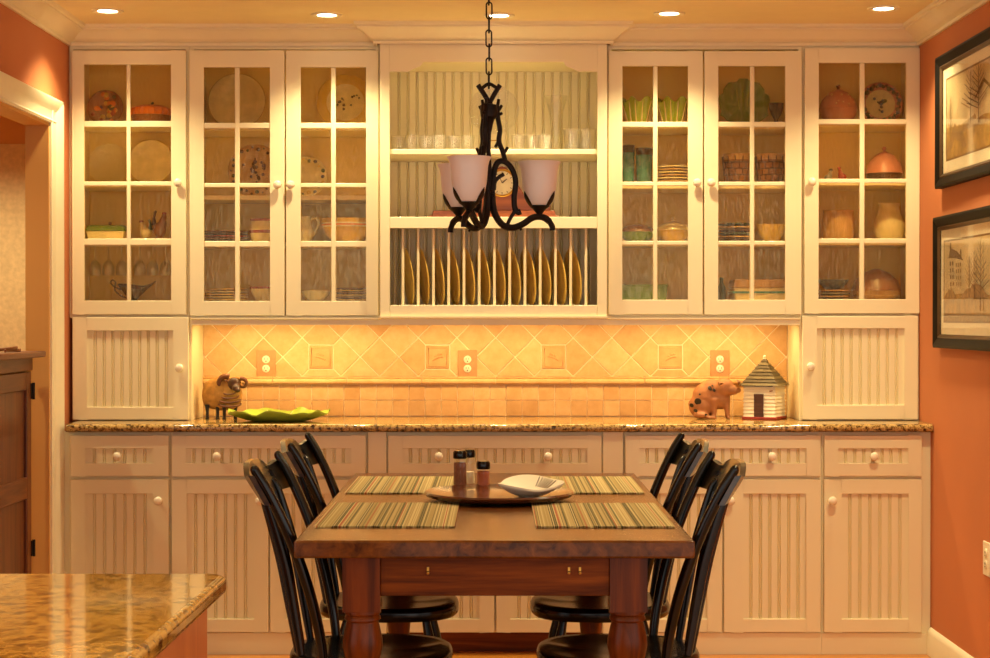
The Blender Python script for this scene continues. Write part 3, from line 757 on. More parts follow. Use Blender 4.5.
# lazy susan and what stands on it
LX, LY = X(499, 5.5), 5.5
t = thing('lazy_susan', (LX, LY, TZ), 'round dark wood lazy susan tray at the middle of table', 'tray')
MB().lathe([(0, 0), (.09, 0), (.09, .005), (0, .005)], (LX, LY, TZ+.0003), 32).build('base', 'dark_tray', t)
r_ = .236
MB().lathe([(0, .012), (.15, .012), (.2, .014), (r_-.008, .021), (r_, .031), (r_-.004, .036), (r_-.014, .034), (.19, .0245), (.15, .0225), (0, .0225)], (LX, LY, TZ+.0003-.0068), 64).build('tray', 'dark_tray', t)
TRZ = TZ+.0161
def shaker(px, base_py, top_py, w, fill, fz, label, name='spice_shaker'):
    y = (CH-TRZ)*F/(base_py-317); x = X(px, y); h_ = Z(top_py, y)-TRZ; r = w/2*y/F
    t = thing(name, (x, y, TRZ), label, 'shaker', 'shakers on the lazy susan')
    hl = .026
    gb = MB().lathe([(0, .001), (r*.96, .001), (r, .004), (r, .01), (r*.9, h_*.45), (r*.86, h_-hl-.004), (r*.8, h_-hl), (r*.8-.002, h_-hl), (r*.84, h_-hl-.006), (r*.87, h_*.45), (r*.94, .012), (r*.9, .006), (0, .006)], (x, y, TRZ), 8 if w > 12 else 20)
    g = gb.build('jar', 'clear_glass', t, angle=30)
    MB().lathe([(0, .007), (r*.9, .008), (r*.83, h_*fz), (0, h_*fz+.002)], (x, y, TRZ), 16).build('filling', fill, t)
    MB().lathe([(0, h_-hl), (r*.9, h_-hl), (r*.95, h_-hl+.004), (r*.95, h_-.006), (r*.8, h_), (0, h_)], (x, y, TRZ), 20).build('lid', 'black_paint', t)
shaker(460, 488.6, 450.5, 14.5, 'pepper', .68, 'tall glass shaker of brown pepper with black lid')
shaker(469.5, 485.5, 449.5, 11.5, 'salt', .38, 'tall glass shaker of pale salt with black lid')
shaker(483.3, 488.0, 461, 14.5, 'chili', .62, 'short glass jar of reddish spice with black lid')
# white leaf dish
y = 5.47; xd = X(529, y); b = MB()
n, m = 40, 8
def dish(u, w, sd):
    a = u*2*math.pi; k = w
    tri = 1+.10*math.cos(3*a+.9)+.03*math.cos(5*a)
    rr_ = (.03+.07*k)*tri
    zz = .001+.026*k**1.5+(.004*math.cos(3*a+.9)+.003*math.sin(2*a))*k*k+.011*k*(1+math.sin(a))
    return Vector((xd+rr_*1.0*math.cos(a), y+rr_*.95*math.sin(a), TRZ+zz+(.006 if sd == 0 else 0)))
cells(b, n, m, dish, set(), .006)
b.lathe([(0, .0005), (.031, .0005), (.031, .0068), (0, .0068)], (xd, y, TRZ), 40)
t = b.build('leaf_dish', 'soap', label='small white leaf shaped dish on the lazy susan', cat='dish', angle=60)
b = MB()
for k in range(7):
    a = .35+k*.14; u0 = 1.05
    p = [dish((a+.0)/(2*math.pi), .45+.08*q, 0)+Vector((0, 0, .0012)) for q in range(7)]
    b.tube(p, .0016, 5)
b.build('leaf_pattern', 'c_dkbrown', t)

# ================================================================== black chairs
def make_chair():
    ch = thing('windsor_chair', (0, 0, 0), '', 'chair', 'black chairs round the table')
    SZ = .412
    def outline(a):                                  # seat edge, y back
        c, s = math.cos(a), math.sin(a)
        n_ = 2.7
        r = (abs(c/.215)**n_+abs(s/(.225 if s > 0 else .228))**n_)**(-1/n_)
        k = 1-.10*max(0, s)
        return r*c*k, r*s
    rings = [(.97, -.042, 0), (1.0, -.034, 0), (1.0, -.014, 0), (.985, -.005, 0), (.95, 0, 0), (.85, -.001, 1), (.6, -.008, 1), (.3, -.011, 1)]
    b = MB(); S = 48; idx = []
    b.add([], [])
    low = [b.add([(outline(2*math.pi*i/S)[0]*.6, outline(2*math.pi*i/S)[1]*.6, SZ-.044) for i in range(S)], [])]
    for k, dz_, fl_ in rings:
        pts = []
        for i in range(S):
            x, y_ = outline(2*math.pi*i/S)
            front = max(0, -y_/.21)*.006 if fl_ else 0
            ridge = .006*math.exp(-(x/.05)**2)*max(0, -y_*k/.21) if fl_ else 0
            pts.append((x*k, y_*k, SZ+dz_+ridge+front*.3))
        low.append(b.add(pts, []))
    for a_, c_ in zip(low[:-1], low[1:]):
        for i in range(S):
            j = (i+1) % S; b.f.append((a_+i, a_+j, c_+j, c_+i)); b.m.append(0)
    b.f.append(tuple(low[-1]+i for i in range(S))); b.m.append(0)
    b.f.append(tuple(low[0]+i for i in reversed(range(S)))); b.m.append(0)
    b.build('seat', 'black_paint', ch, angle=50)
    feet = {}
    for sx_ in (-1, 1):
        for sy_ in (-1, 1):
            top = Vector((sx_*.135, sy_*.125+.0, SZ-.04)); ft = Vector((sx_*.195, sy_*.205+.01, 0))
            n = 12; rad = [.013, .0145, .017, .019, .0195, .018, .0155, .0145, .017, .0165, .0145, .0125, .011]
            MB().tube([top.lerp(ft, i/n) for i in range(n+1)], rad, 12).build('leg', 'black_paint', ch)
            feet[(sx_, sy_)] = lambda t_, a=top, c=ft: a.lerp(c, t_)
    for sx_ in (-1, 1):
        p, q = feet[(sx_, -1)](.6), feet[(sx_, 1)](.6)
        MB().tube([p.lerp(q, i/6) for i in range(7)], [.008, .010, .0125, .0135, .0125, .010, .008], 10).build('stretcher', 'black_paint', ch)
    p = (feet[(-1, -1)](.6)+feet[(-1, 1)](.6))/2; q = (feet[(1, -1)](.6)+feet[(1, 1)](.6))/2
    MB().tube([p.lerp(q, i/6) for i in range(7)], [.008, .010, .0125, .0135, .0125, .010, .008], 10).build('stretcher', 'black_paint', ch)
    for s in (-1, 1):
        pts = spline([(s*.188, .113, SZ-.03), (s*.195, .125, SZ+.07), (s*.213, .155, SZ+.2), (s*.23, .203, SZ+.34), (s*.246, .258, SZ+.46), (s*.252, .292, SZ+.518)], 5)
        rad = [.0125+.003*math.sin(min(1, i/(len(pts)-1))*math.pi) for i in range(len(pts))]
        b = MB().tube(pts, rad, 12); b.ball(pts[-1], .0122, seg=12); b.build('post', 'black_paint', ch)
    for u in (-.6, -.2, .2, .6):
        bx = u*.2; tx = u*.225; arc = 1-u*u
        pts = spline([(bx, .145+.055*arc, SZ-.02), (bx*1.02, .165+.06*arc, SZ+.12), (bx*1.06, .19+.062*arc, SZ+.26), (tx, .245+.05*arc, SZ+.42), (tx, .264+.05*arc, SZ+.455)], 5)
        n = len(pts); rad = [.0075+.0035*math.sin(math.pi*i/(n-1)) for i in range(n)]
        MB().tube(pts, rad, 8, flat=1.35).build('spindle', 'black_paint', ch)
    b = MB(); nu, nw = 36, 8
    holes = {(i, j) for i in (5, 6, 7, 28, 29, 30) for j in (4, 5)}
    def crest(u, w, sd):
        x = -.262+.524*u; k = x/.262; hump = .018*math.exp(-(k/.55)**4)-.012*math.exp(-((abs(k)-.75)/.16)**2)
        z = SZ+.424+w*(.080+hump)
        yb = .248+.042*(1-k*k)+w*.044+(.016 if sd else 0)
        return Vector((x, yb, z))
    cells(b, nu, nw, crest, holes, .016)
    b.build('crest_rail', 'rubbed_paint', ch, angle=35)
    return ch
ch = make_chair()
spots = [(-.347, 4.90, 90, 'black spindle back chair at the near placemat, island side of table'),
         (-.347, 5.73, 90, 'black spindle back chair at the table side near the base cabinets, doorway side'),
         (.345, 4.90, -90, 'black spindle back chair at the near placemat, terracotta wall side of table'),
         (.345, 5.73, -90, 'black spindle back chair at the table side near the base cabinets, wall side')]
for i, (x, y, a, lb) in enumerate(spots):
    c = ch if i == 0 else copytree(ch)
    c.location = (x, y, 0); c.rotation_euler = (0, 0, R(a)); c['label'] = lb

# ================================================================== chandelier
CY_ = 5.48; CX = X(489, CY_); S_ = CY_/F
zc = lambda py: Z(py, CY_)
t = thing('chandelier', (CX, CY_, zc(232)), 'dark iron twig chandelier with three frosted tulip shades', 'chandelier')
def link_mesh(l, w, r):
    p = []
    for i in range(20):
        a = 2*math.pi*i/20; p.append((w*math.cos(a), 0, (l/2-w)*(1 if math.sin(a) > 0 else -1)+w*math.sin(a)))
    m_ = MB().tube(p, r, 6, closed=True).mesh('chain_link', 60); m_.materials.append(MATS['iron']); return m_
lk = link_mesh(.052, .0095, .0026); z = zc(86)+.018; k = 0
while z < ZC-.03:
    inst('chain_link', lk, (CX+.0006*(k % 3-1), CY_, z), t, (0, 0, R(20 if k % 2 else 95))); z += .0435; k += 1
MB().lathe([(0, 0), (.055, 0), (.06, -.006), (.045, -.02), (.012, -.03), (.008, -.04), (0, -.04)], (CX, CY_, ZC), 28).build('ceiling_canopy', 'iron', t)
b = MB()
b.tube(spline([(CX+11*S_, CY_, zc(85)), (CX+6*S_, CY_, zc(93)), (CX, CY_, zc(104))]), .0075, 8)
b.tube(spline([(CX-11*S_, CY_, zc(85)), (CX-5*S_, CY_, zc(94)), (CX+1*S_, CY_, zc(104))]), .0078, 8)
b.tube(spline([(CX-7*S_, CY_, zc(88)), (CX, CY_, zc(84)), (CX+8*S_, CY_, zc(88))]), .0055, 8)
b.build('hanging_loop', 'iron', t)
MB().lathe([(0, zc(100)), (.010, zc(100)), (.012, zc(104)), (.026, zc(105)), (.028, zc(111)), (.026, zc(117)), (.016, zc(120)), (.012, zc(125)), (.008, zc(132)), (0, zc(132))], (CX, CY_, 0), 14).build('collar', 'iron', t)
b = MB().tube(spline([(CX, CY_, zc(128)), (CX-.002, CY_, zc(150)), (CX+.002, CY_, zc(175)), (CX, CY_, zc(200))]), .0075, 8)
b.lathe([(.006, zc(189)), (.016, zc(190)), (.013, zc(192)), (.017, zc(194)), (.013, zc(196.5)), (.017, zc(198)), (.006, zc(200))], (CX, CY_, 0), 14)
b.build('stem', 'iron', t)
def leaf(b, base, d, up, L, w):
    d = Vector(d).normalized(); up = Vector(up).normalized(); sd_ = d.cross(up).normalized(); n = 7
    def pt(u, v, s):
        k = math.sin(math.pi*min(1, u*.96+.04))**.8*(1-.35*u)
        return Vector(base)+d*(L*u*.55)+up*(L*u)+sd_*(w*k*(v-.5)*2)+d*(.10*L*math.sin(u*3)-.25*w*k*abs(v-.5))+(d*.002 if s else d*0)
    cells(b, n, 4, pt, set(), .002)
for ang, zoff in ((8, 0), (-112, 0), (128, 0)):
    A = R(ang); d = Vector((math.cos(A), math.sin(A), 0)); sd_ = Vector((-d.y, d.x, 0)); C0 = Vector((CX, CY_, 0))
    def q(r, py, s=0): return C0+d*(r*S_)+sd_*(s*S_)+Vector((0, 0, zc(py)))
    b = MB()
    # twig from the collar
    b.tube(spline([q(8, 106), q(9, 118), q(11, 130), q(10, 141), q(14, 152), q(17, 163)]), .0078, 8)
    for (r0, p0, r1, p1, s1) in ((8, 108, 10, 99, 1), (9, 111, 13, 105, 2), (9.5, 114, 13, 113, -2), (14, 154, 19, 147, 1), (10, 140, 6, 147, -2)):
        b.tube([q(r0, p0), q((r0+r1)/2, (p0+p1)/2+.5, s1/2), q(r1, p1, s1)], [.006, .0054, .0048], 7)
    # arch strap
    b.tube(spline([q(3, 194), q(4, 180), q(6, 168), q(10, 161.5), q(17, 162), q(24, 170), q(27, 182), q(25.5, 196), q(26, 207), q(29, 212), q(32, 211)]), .0092, 8, flat=.8)
    b.tube(spline([q(5, 190), q(6, 182), q(10, 177), q(15, 174)]), .0062, 7)
    # S arm under the cup
    b.tube(spline([q(3, 192), q(4, 206), q(7, 216), q(14, 225), q(24, 227.5), q(34, 224), q(44, 217.5), q(53, 216.5), q(60, 220), q(64, 226), q(64.5, 230)]), [.0105]*50+[.009]*11, 8)
    b.tube(spline([q(18, 226), q(21, 219), q(26, 211)]), .006, 7)
    b.tube(spline([q(30, 226), q(33, 230)]), .0042, 7)
    b.build('arm', 'iron', t)
    b = MB().lathe([(0, zc(217)), (.008, zc(217)), (.010, zc(213)), (.02, zc(209)), (.033, zc(206)), (.030, zc(205)), (0, zc(206))], tuple(C0+d*(51*S_)), 16)
    for la in (200, 320, 80):
        dd = Vector((math.cos(R(la+ang)), math.sin(R(la+ang)), 0)); leaf(b, C0+d*(51*S_)+dd*.024+Vector((0, 0, zc(208))), dd, (0, 0, 1), .052, .0145)
    b.build('leaf_cup', 'iron', t, angle=30)
    sp = [(0, 207), (7, 206.5), (12, 203), (15.2, 196), (17, 187), (17.8, 178), (18.4, 170.5), (19.6, 165), (21.8, 161.3)]
    prof_ = [(r*S_, zc(p)) for r, p in sp]; inn = [(max(0, r*S_-.003), zc(p)+(.003 if r < 8 else 0)) for r, p in reversed(sp)]
    MB().lathe(prof_+inn, tuple(C0+d*(51*S_)), 32, fn=lambda a, r, z_: (r*(1+.02*math.sin(a*8)*(z_ > zc(166))), z_)).build('glass_shade', 'shade_glass', t, angle=60)

# ================================================================== framed prints on the right wall
def picture(py_t, py_b, Yf, Yn, label, scene):
    xw = XR-.002; z1, z0 = Z(py_t, Yf), Z(py_b, Yf)
    t = thing('framed_print', (xw, (Yf+Yn)/2, z0), label, 'picture', 'framed prints on the terracotta wall')
    w = .052
    def rail(pa, pb, ia, ib):                        # outer and inner corner lines in (Y, Z)
        b = MB(); prof = [(0, 0), (0, -.026), (.18, -.030), (.5, -.024), (.72, -.018), (.8, -.020), (1, -.012), (1, 0)]
        r0 = [(xw+d, pa[0]+(ia[0]-pa[0])*u, pa[1]+(ia[1]-pa[1])*u) for u, d in prof]
        r1 = [(xw+d, pb[0]+(ib[0]-pb[0])*u, pb[1]+(ib[1]-pb[1])*u) for u, d in prof]
        n = len(prof); b.add(r0+r1, [(i, i+1, n+i+1, n+i) for i in range(n-1)]+[tuple(range(n)), tuple(range(2*n-1, n-1, -1))])
        b.m = [1 if i in (4, 5) else 0 for i in range(len(b.f))]
        b.build('frame_rail', ['frame_black', 'frame_bronze'], t, angle=25)
    O = [(Yf, z0), (Yn, z0), (Yn, z1), (Yf, z1)]; I = [(Yf-w, z0+w), (Yn+w, z0+w), (Yn+w, z1-w), (Yf-w, z1-w)]
    for i in range(4): rail(O[i], O[(i+1) % 4], I[i], I[(i+1) % 4])
    MB().box(xw-.008, xw-.004, Yn+w-.004, Yf-w+.004, z0+w-.004, z1-w+.004).build('mat_board', 'mat_board', t, angle=0)
    mg = .052; b = MB(); ya, yb_, za, zb_ = Yf-w-mg, Yn+w+mg*.6, z0+w+mg, z1-w-mg*.9
    def q(u, v): return (ya+(yb_-ya)*u, za+(zb_-za)*v)
    lay = [0]
    def poly(pts, k):
        lay[0] += 1; xx = xw-.0082-.00015*lay[0]
        n = len(b.v); b.v += [Vector((xx, *q(u, v))) for u, v in pts]; b.f.append(tuple(range(n, n+len(pts)))); b.m.append(k)
    poly([(-.02, -.025), (1.02, -.025), (1.02, 1.025), (-.02, 1.025)], 3)
    poly([(0, 0), (1, 0), (1, 1), (0, 1)], 0)
    scene(poly)
    b.build('print', ['ink_sky', 'ink_ground', 'ink_mid', 'ink_dark', 'ink_wall'], t, angle=0, weld=False)
    MB().box(xw-.0125, xw-.0115, Yn+w, Yf-w, z0+w, z1-w).build('glazing', 'clear_glass', t, angle=0)
def tree(poly, x, y0, h_, w_, k, rn):
    poly([(x-.008, y0), (x+.008, y0), (x+.004, y0+h_), (x-.004, y0+h_)], 3)
    for i in range(16):
        f = .25+.72*i/16; l = w_*(1.1-f)*rn.uniform(.6, 1.1)*(1 if i % 2 else -1)
        poly([(x, y0+h_*f-.006), (x, y0+h_*f+.006), (x+l, y0+h_*f+.12*abs(l)+.1), (x+l*.98, y0+h_*f+.1*abs(l)+.09)], k)
def mass(poly, x0, x1, y0, h_, k, rn):
    n = 14; pts = [(x0, y0), (x1, y0)]
    for i in range(n+1): pts.append((x1+(x0-x1)*i/n, y0+h_*math.sin(math.pi*(i+.3)/(n+.6))*rn.uniform(.7, 1.05)))
    poly(pts, k)
def scene1(poly):
    rn = random.Random(5)
    poly([(0, 0), (1, 0), (1, .36), (.6, .42), (.3, .36), (0, .40)], 1)
    mass(poly, .0, .45, .08, .34, 2, rn); mass(poly, .3, .95, .28, .16, 2, rn); mass(poly, .05, .4, .02, .2, 1, rn)
    poly([(.66, .36), (.97, .40), (.97, .62), (.82, .74), (.66, .60)], 4); poly([(.64, .59), (.82, .76), (.99, .62), (.99, .66), (.82, .81), (.64, .63)], 3)
    tree(poly, .1, .2, .55, .12, 3, rn); tree(poly, .56, .36, .6, .24, 2, rn); tree(poly, .74, .3, .68, .3, 3, rn)
def scene2(poly):
    rn = random.Random(9)
    poly([(0, 0), (1, 0), (1, .30), (.5, .34), (0, .32)], 1); poly([(0, 0), (1, 0), (1, .07), (0, .09)], 2)
    poly([(.12, .36), (.26, .33), (.26, .78), (.12, .80)], 4); poly([(.26, .33), (.42, .36), (.42, .74), (.26, .78)], 0)
    poly([(.10, .79), (.14, .92), (.30, .86), (.44, .74), (.26, .78)], 3); poly([(.13, .88), (.13, .98), (.16, .98), (.16, .90)], 3); poly([(.36, .8), (.36, .88), (.39, .88), (.39, .78)], 3)
    for i in range(4):
        for j in range(2): poly([(.145+.055*j, .44+.085*i), (.17+.055*j, .437+.085*i), (.17+.055*j, .487+.085*i), (.145+.055*j, .49+.085*i)], 3)
        for j in range(3): poly([(.285+.045*j, .43+.08*i), (.305+.045*j, .432+.08*i), (.305+.045*j, .478+.08*i), (.285+.045*j, .476+.08*i)], 2)
    mass(poly, .02, .3, .28, .14, 2, rn); mass(poly, .4, .98, .28, .18, 2, rn)
    tree(poly, .58, .28, .5, .14, 2, rn); tree(poly, .7, .26, .58, .18, 2, rn); tree(poly, .84, .12, .82, .22, 3, rn)
picture(58.5, 189, 6.755, 5.95, 'black framed print of a barn with bare trees, hung above the other', scene1)
picture(218, 347.5, 6.785, 5.97, 'black framed print of a tall gabled house among trees, hung lower', scene2)
# ================================================================== things on the counter
def local(Y0, base_py, zbase):
    s = Y0/F
    return (lambda px, py, dy=0: Vector((X(px, Y0), Y0+dy, zbase+(base_py-py)*s))), s
# ram
p, s = local(7.24, 419.5, ZT+.0005)
t = thing('ram_figurine', p(222, 419.5), 'woolly ram figurine with curled horns standing on the counter', 'figurine')
blob([(p(214, 394.5, .01), (12*s, .05, 16*s)), (p(221, 394, .0), (14*s, .055, 17.5*s)), (p(231, 395, -.01), (12*s, .048, 16.5*s)), (p(207.5, 396, .01), (6*s, .036, 13*s)), (p(234, 387, -.015), (9*s, .034, 10*s))], .005, 2).build('body', 'wool', t, angle=70)
for k, (rx, py) in enumerate(((6, 391), (8, 395), (9.5, 399), (10, 403))):       # folds of the ruff
    MB().tube([p(231+rx*1.1*math.cos(a), py+2.6*math.sin(a)+1, -.036-.022*math.sin(a)) for a in [R(i) for i in range(0, 181, 15)]], .0042, 7).build('wool_fold', 'horn', t)
blob([(p(235.5, 384, -.045), (6.2*s, .022, 6.6*s)), (p(238.5, 388, -.064), (4.2*s, .018, 3.8*s)), (p(240, 390, -.074), (3.2*s, .012, 2.6*s))], .0035, 2).build('head', 'c_dkbrown', t, angle=70)
for cx, sg, dy in ((226.5, -1, -.035), (243.5, 1, -.030)):
    pts = []; n = 26; r0 = 7.6 if sg < 0 else 5.4
    for i in range(n+1):
        a = R(60)+sg*-1*R(400)*i/n if sg < 0 else R(140)-R(380)*i/n
        r = r0*(1-.62*i/n); pts.append(p(cx+r*math.cos(a), 384-r*math.sin(a), dy-.012*i/n))
    MB().tube(pts, [(.0125 if sg < 0 else .0095)*(1-.75*i/n) for i in range(n+1)], 10).build('horn', 'horn', t)
MB().ball(p(238, 378.6, -.04), .014, .012, .008, 10).build('forelock', 'wool', t)
for px, dy in ((208, -.02), (218.5, -.025), (225.5, -.035), (236, -.02)):
    MB().tube([p(px, 405, dy), p(px, 412, dy), p(px, 417, dy), p(px, 419.5, dy)], [.010, .0065, .0065, .0085], 8).build('leg', 'c_dark', t)
# leaf platter
Yp = 7.085; xp = X(278.5, Yp); b = MB(); n, m = 72, 12
def plat(u, w, sd):
    a = u*2*math.pi; ruf = (math.sin(a*7)+.6*math.sin(a*11+1)+.4*math.sin(a*17))*.006
    rx, ry = (.115+.09*w)*(1+.03*math.sin(a*5)*w), (.075+.07*w)*(1+.03*math.sin(a*5)*w)
    z = .003+.034*w**1.3+ruf*w**2+.002*math.sin(a*24)*w*(1-w)*2
    return Vector((xp+rx*math.cos(a), Yp+ry*math.sin(a), ZT+z+(.005 if sd == 0 else -.0)))
cells(b, n, m, plat, set(), .005); b.lathe([(0, .0008), (.10, .0008), (.1151, .003), (.1151, .008), (0, .008)], (xp, Yp, ZT), 72, M=Matrix.Diagonal((1, .652, 1)))
t = b.build('leaf_platter', 'c_lime', label='green ruffled cabbage leaf platter lying beside the ram', cat='platter', angle=70)
b = MB()
for k in range(11):
    a = 2*math.pi*k/11+.2; b.tube([plat(a/(2*math.pi), w, 0)+Vector((0, 0, .001)) for w in (.02, .2, .4, .6, .8)], [.003, .0026, .002, .0016, .001], 6)
b.build('leaf_vein', 'c_cream', t)
# pig
p, s = local(7.26, 418.2, ZT+.0005)
t = thing('pig_figurine', p(712, 418.2), 'seated terracotta pig figurine with dark round spots', 'figurine')
body = blob([(p(702, 405.5, .0), (13.5*s, .058, 13*s)), (p(706, 397, 0), (14*s, .054, 15*s)), (p(712, 393, -.003), (13.5*s, .05, 15*s)), (p(717, 394, -.006), (12.5*s, .046, 15*s)),
      (p(723.5, 387, -.022), (10.5*s, .042, 10*s)), (p(730, 389, -.036), (6*s, .028, 5.6*s)), (p(733.5, 389.8, -.044), (3.6*s, .02, 4.2*s)), (p(720, 398, -.012), (10*s, .042, 11*s)),
      ('t', [p(713, 398, -.04), p(713, 408, -.042), p(712.6, 416.8, -.044)], [.020, .012, .010]), ('t', [p(725, 398, -.03), p(726, 408, -.034), p(726.5, 416.8, -.036)], [.019, .012, .010]),
      (p(712.8, 417, -.05), (2.6*s, .014, 1.2*s)), (p(727, 417, -.042), (2.6*s, .014, 1.2*s)), (p(700, 414, -.04), (8*s, .03, 3.8*s)), (p(708, 416.4, -.052), (5*s, .014, 1.6*s))], .0048, 3)
body.build('body', 'pig_skin', t, angle=70)
b = MB()
for (px, py, sx_, dx) in ((718.5, 381.5, -1, -1), (735.5, 381.5, 1, 1)):
    def ear(u, w, sd, px=px, py=py, dx=dx):
        wd = 5.4*(1-u**1.6)+.2
        return p(px+dx*u*(2 if dx < 0 else 3.5)+(w-.5)*wd*(1 if dx < 0 else .3), py+(w-.5)*wd*(.2 if dx < 0 else 1)+u*(3.5 if dx < 0 else -1.0), -.078-.01*math.sin(w*3.1)+(.003 if sd else 0)+(0 if dx < 0 else .02))
    cells(b, 6, 4, ear, set(), .003)
b.build('ear', 'c_brown', t, angle=50)
def surf(px, py):                                     # nearest skin point facing the viewer
    best = None
    for v in body.v:
        d = (v.x-X(px, 7.26))**2+(v.z-p(0, py).z)**2
        if d < (3.2*s)**2 and (best is None or v.y < best.y): best = v
    return best
for px, py, r in ((696.5, 400.5, 3.6), (690.5, 404.5, 2.4), (694, 409.5, 2.2), (708.6, 387.4, 2.6), (712.6, 389.2, 1.9), (711, 384.8, 1.2), (698.5, 393.5, 1.0), (704, 413.5, 1.4)):
    q = surf(px, py)
    if q is None: continue
    c0 = p(700, 398); nn = (Vector((q.x, q.y, q.z))-Vector((c0.x+.01, c0.y+.01, c0.z))).normalized()
    MB().ball(Vector((X(px, 7.26), q.y, p(0, py).z)), r*s, r*s, .0022, 14, nn.to_track_quat('Z', 'Y').to_matrix()).build('spot', 'c_dark', t)
MB().tube([p(736.2, 389.2, -.05), p(736.9, 389.3, -.056)], .011, 12).build('snout', 'pig_skin', t)
MB().ball(p(727.5, 385, -.045), .003, seg=8).build('eye', 'c_dark', t)
MB().tube(spline([p(692, 408, .03), p(690, 404, .045), p(692, 401, .05), p(694, 404, .052)]), .003, 6).build('tail', 'pig_skin', t)
# little house
Yh = 7.235; s = Yh/F; hz = ZT+.0005; A = R(-26.5)
hx = X(764.5, Yh); a = .139
t = thing('birdhouse', (hx, Yh, hz), 'little white clapboard house with brown pyramid roof and red base', 'ornament')
M_ = Matrix.Rotation(A, 4, 'Z'); T = Matrix.Translation((hx, Yh, hz)) @ M_
def put(b): b.v = [T @ v for v in b.v]; return b
h0, h1, h2 = .008, Z(383.5, Yh)-hz, Z(358, Yh)-hz
put(MB().box(-a/2-.004, a/2+.004, -a/2-.004, a/2+.004, 0, h0+.004)).build('base', 'c_red', t, bevel=.002)
put(MB().box(-a/2+.005, a/2-.005, -a/2+.005, a/2-.005, h0+.004, h1)).build('wall', 'siding', t, angle=0)
n = 9; hh = (h1-h0-.004)/n
bd = MB().prism([(-a/2, 0), (-a/2+.0035, hh), (a/2-.0035, hh), (a/2, 0)], 'y', -a/2, a/2)
for i in range(n):
    z0 = h0+.004+i*hh; b = MB(); e = a/2; f_ = a/2-.004
    b.add([(x_*e, y_*e, z0) for x_, y_ in ((-1, -1), (1, -1), (1, 1), (-1, 1))]+[(x_*f_, y_*f_, z0+hh) for x_, y_ in ((-1, -1), (1, -1), (1, 1), (-1, 1))], [(0, 1, 5, 4), (1, 2, 6, 5), (2, 3, 7, 6), (3, 0, 4, 7), (3, 2, 1, 0), (4, 5, 6, 7)])
    put(b).build('clapboard', 'siding', t, angle=0)
put(MB().box(-.022, .018, -a/2-.004, -a/2+.002, h0+.004, h0+.098)).build('door', 'c_dkbrown', t, bevel=.0015)
put(MB().box(-a/2-.004, a/2-.012, -a/2-.006, -a/2, h1-.010, h1-.004)).build('eave_board', 'c_dark', t, angle=0)
put(MB().tube([(.045, -a/2, h1-.028), (.06, -a/2-.016, h1-.026)], .0028, 8)).build('perch', 'c_brown', t)
nr = 8; e0 = .0775
for i in range(nr):
    k0, k1 = 1-i/nr, 1-(i+1)/nr; z0, z1 = h1-.006+(h2-h1+.006)*i/nr, h1-.006+(h2-h1+.006)*(i+1)/nr; b = MB()
    ea, eb = e0*k0+.0055, e0*k1+.0005
    b.add([(x_*ea, y_*ea, z0) for x_, y_ in ((-1, -1), (1, -1), (1, 1), (-1, 1))]+[(x_*eb, y_*eb, z1) for x_, y_ in ((-1, -1), (1, -1), (1, 1), (-1, 1))], [(0, 1, 5, 4), (1, 2, 6, 5), (2, 3, 7, 6), (3, 0, 4, 7), (3, 2, 1, 0), (4, 5, 6, 7)])
    put(b).build('shingle_course', 'shingle_dark' if i % 2 else 'shingle', t, angle=0)
put(MB().lathe([(0, h2-.004), (.006, h2-.004), (.005, h2+.002), (.007, h2+.006), (.004, h2+.011), (0, h2+.012)], seg=12)).build('finial', 'ivory', t)

# ================================================================== plates in the rack
pl = MB().lathe([(0, 0), (.07, 0), (.074, .002), (.078, .003), (.114, .010), (.1195, .0125), (.117, .0145), (.078, .008), (.070, .0062), (0, .006)], seg=48)
PL = pl.mesh('rack_plate', 60); PL.materials.append(MATS['c_gold'])
for k in range(12):
    xm = (dxs[k]+dxs[k+1])/2
    o = bpy.data.objects.new('dinner_plate', PL); COL.objects.link(o)
    # stands on its rim, face to the left, turned a little to the room
    rot = Matrix.Rotation(R(13), 4, 'Z') @ Matrix.Rotation(R(-7), 4, 'Y') @ Matrix.Rotation(R(-90), 4, 'Y')
    o.matrix_world = Matrix.Translation((xm-.004, YM+.142, ZRACK+.1202)) @ rot
    nth = ['first', 'second', 'third', 'fourth', 'fifth', 'sixth']
    tag(o, 'golden dinner plate in the rack, %s counting from the %s side' % (nth[k] if k < 6 else nth[11-k], 'doorway' if k < 6 else 'framed prints'), 'plate', 'plates in the rack')

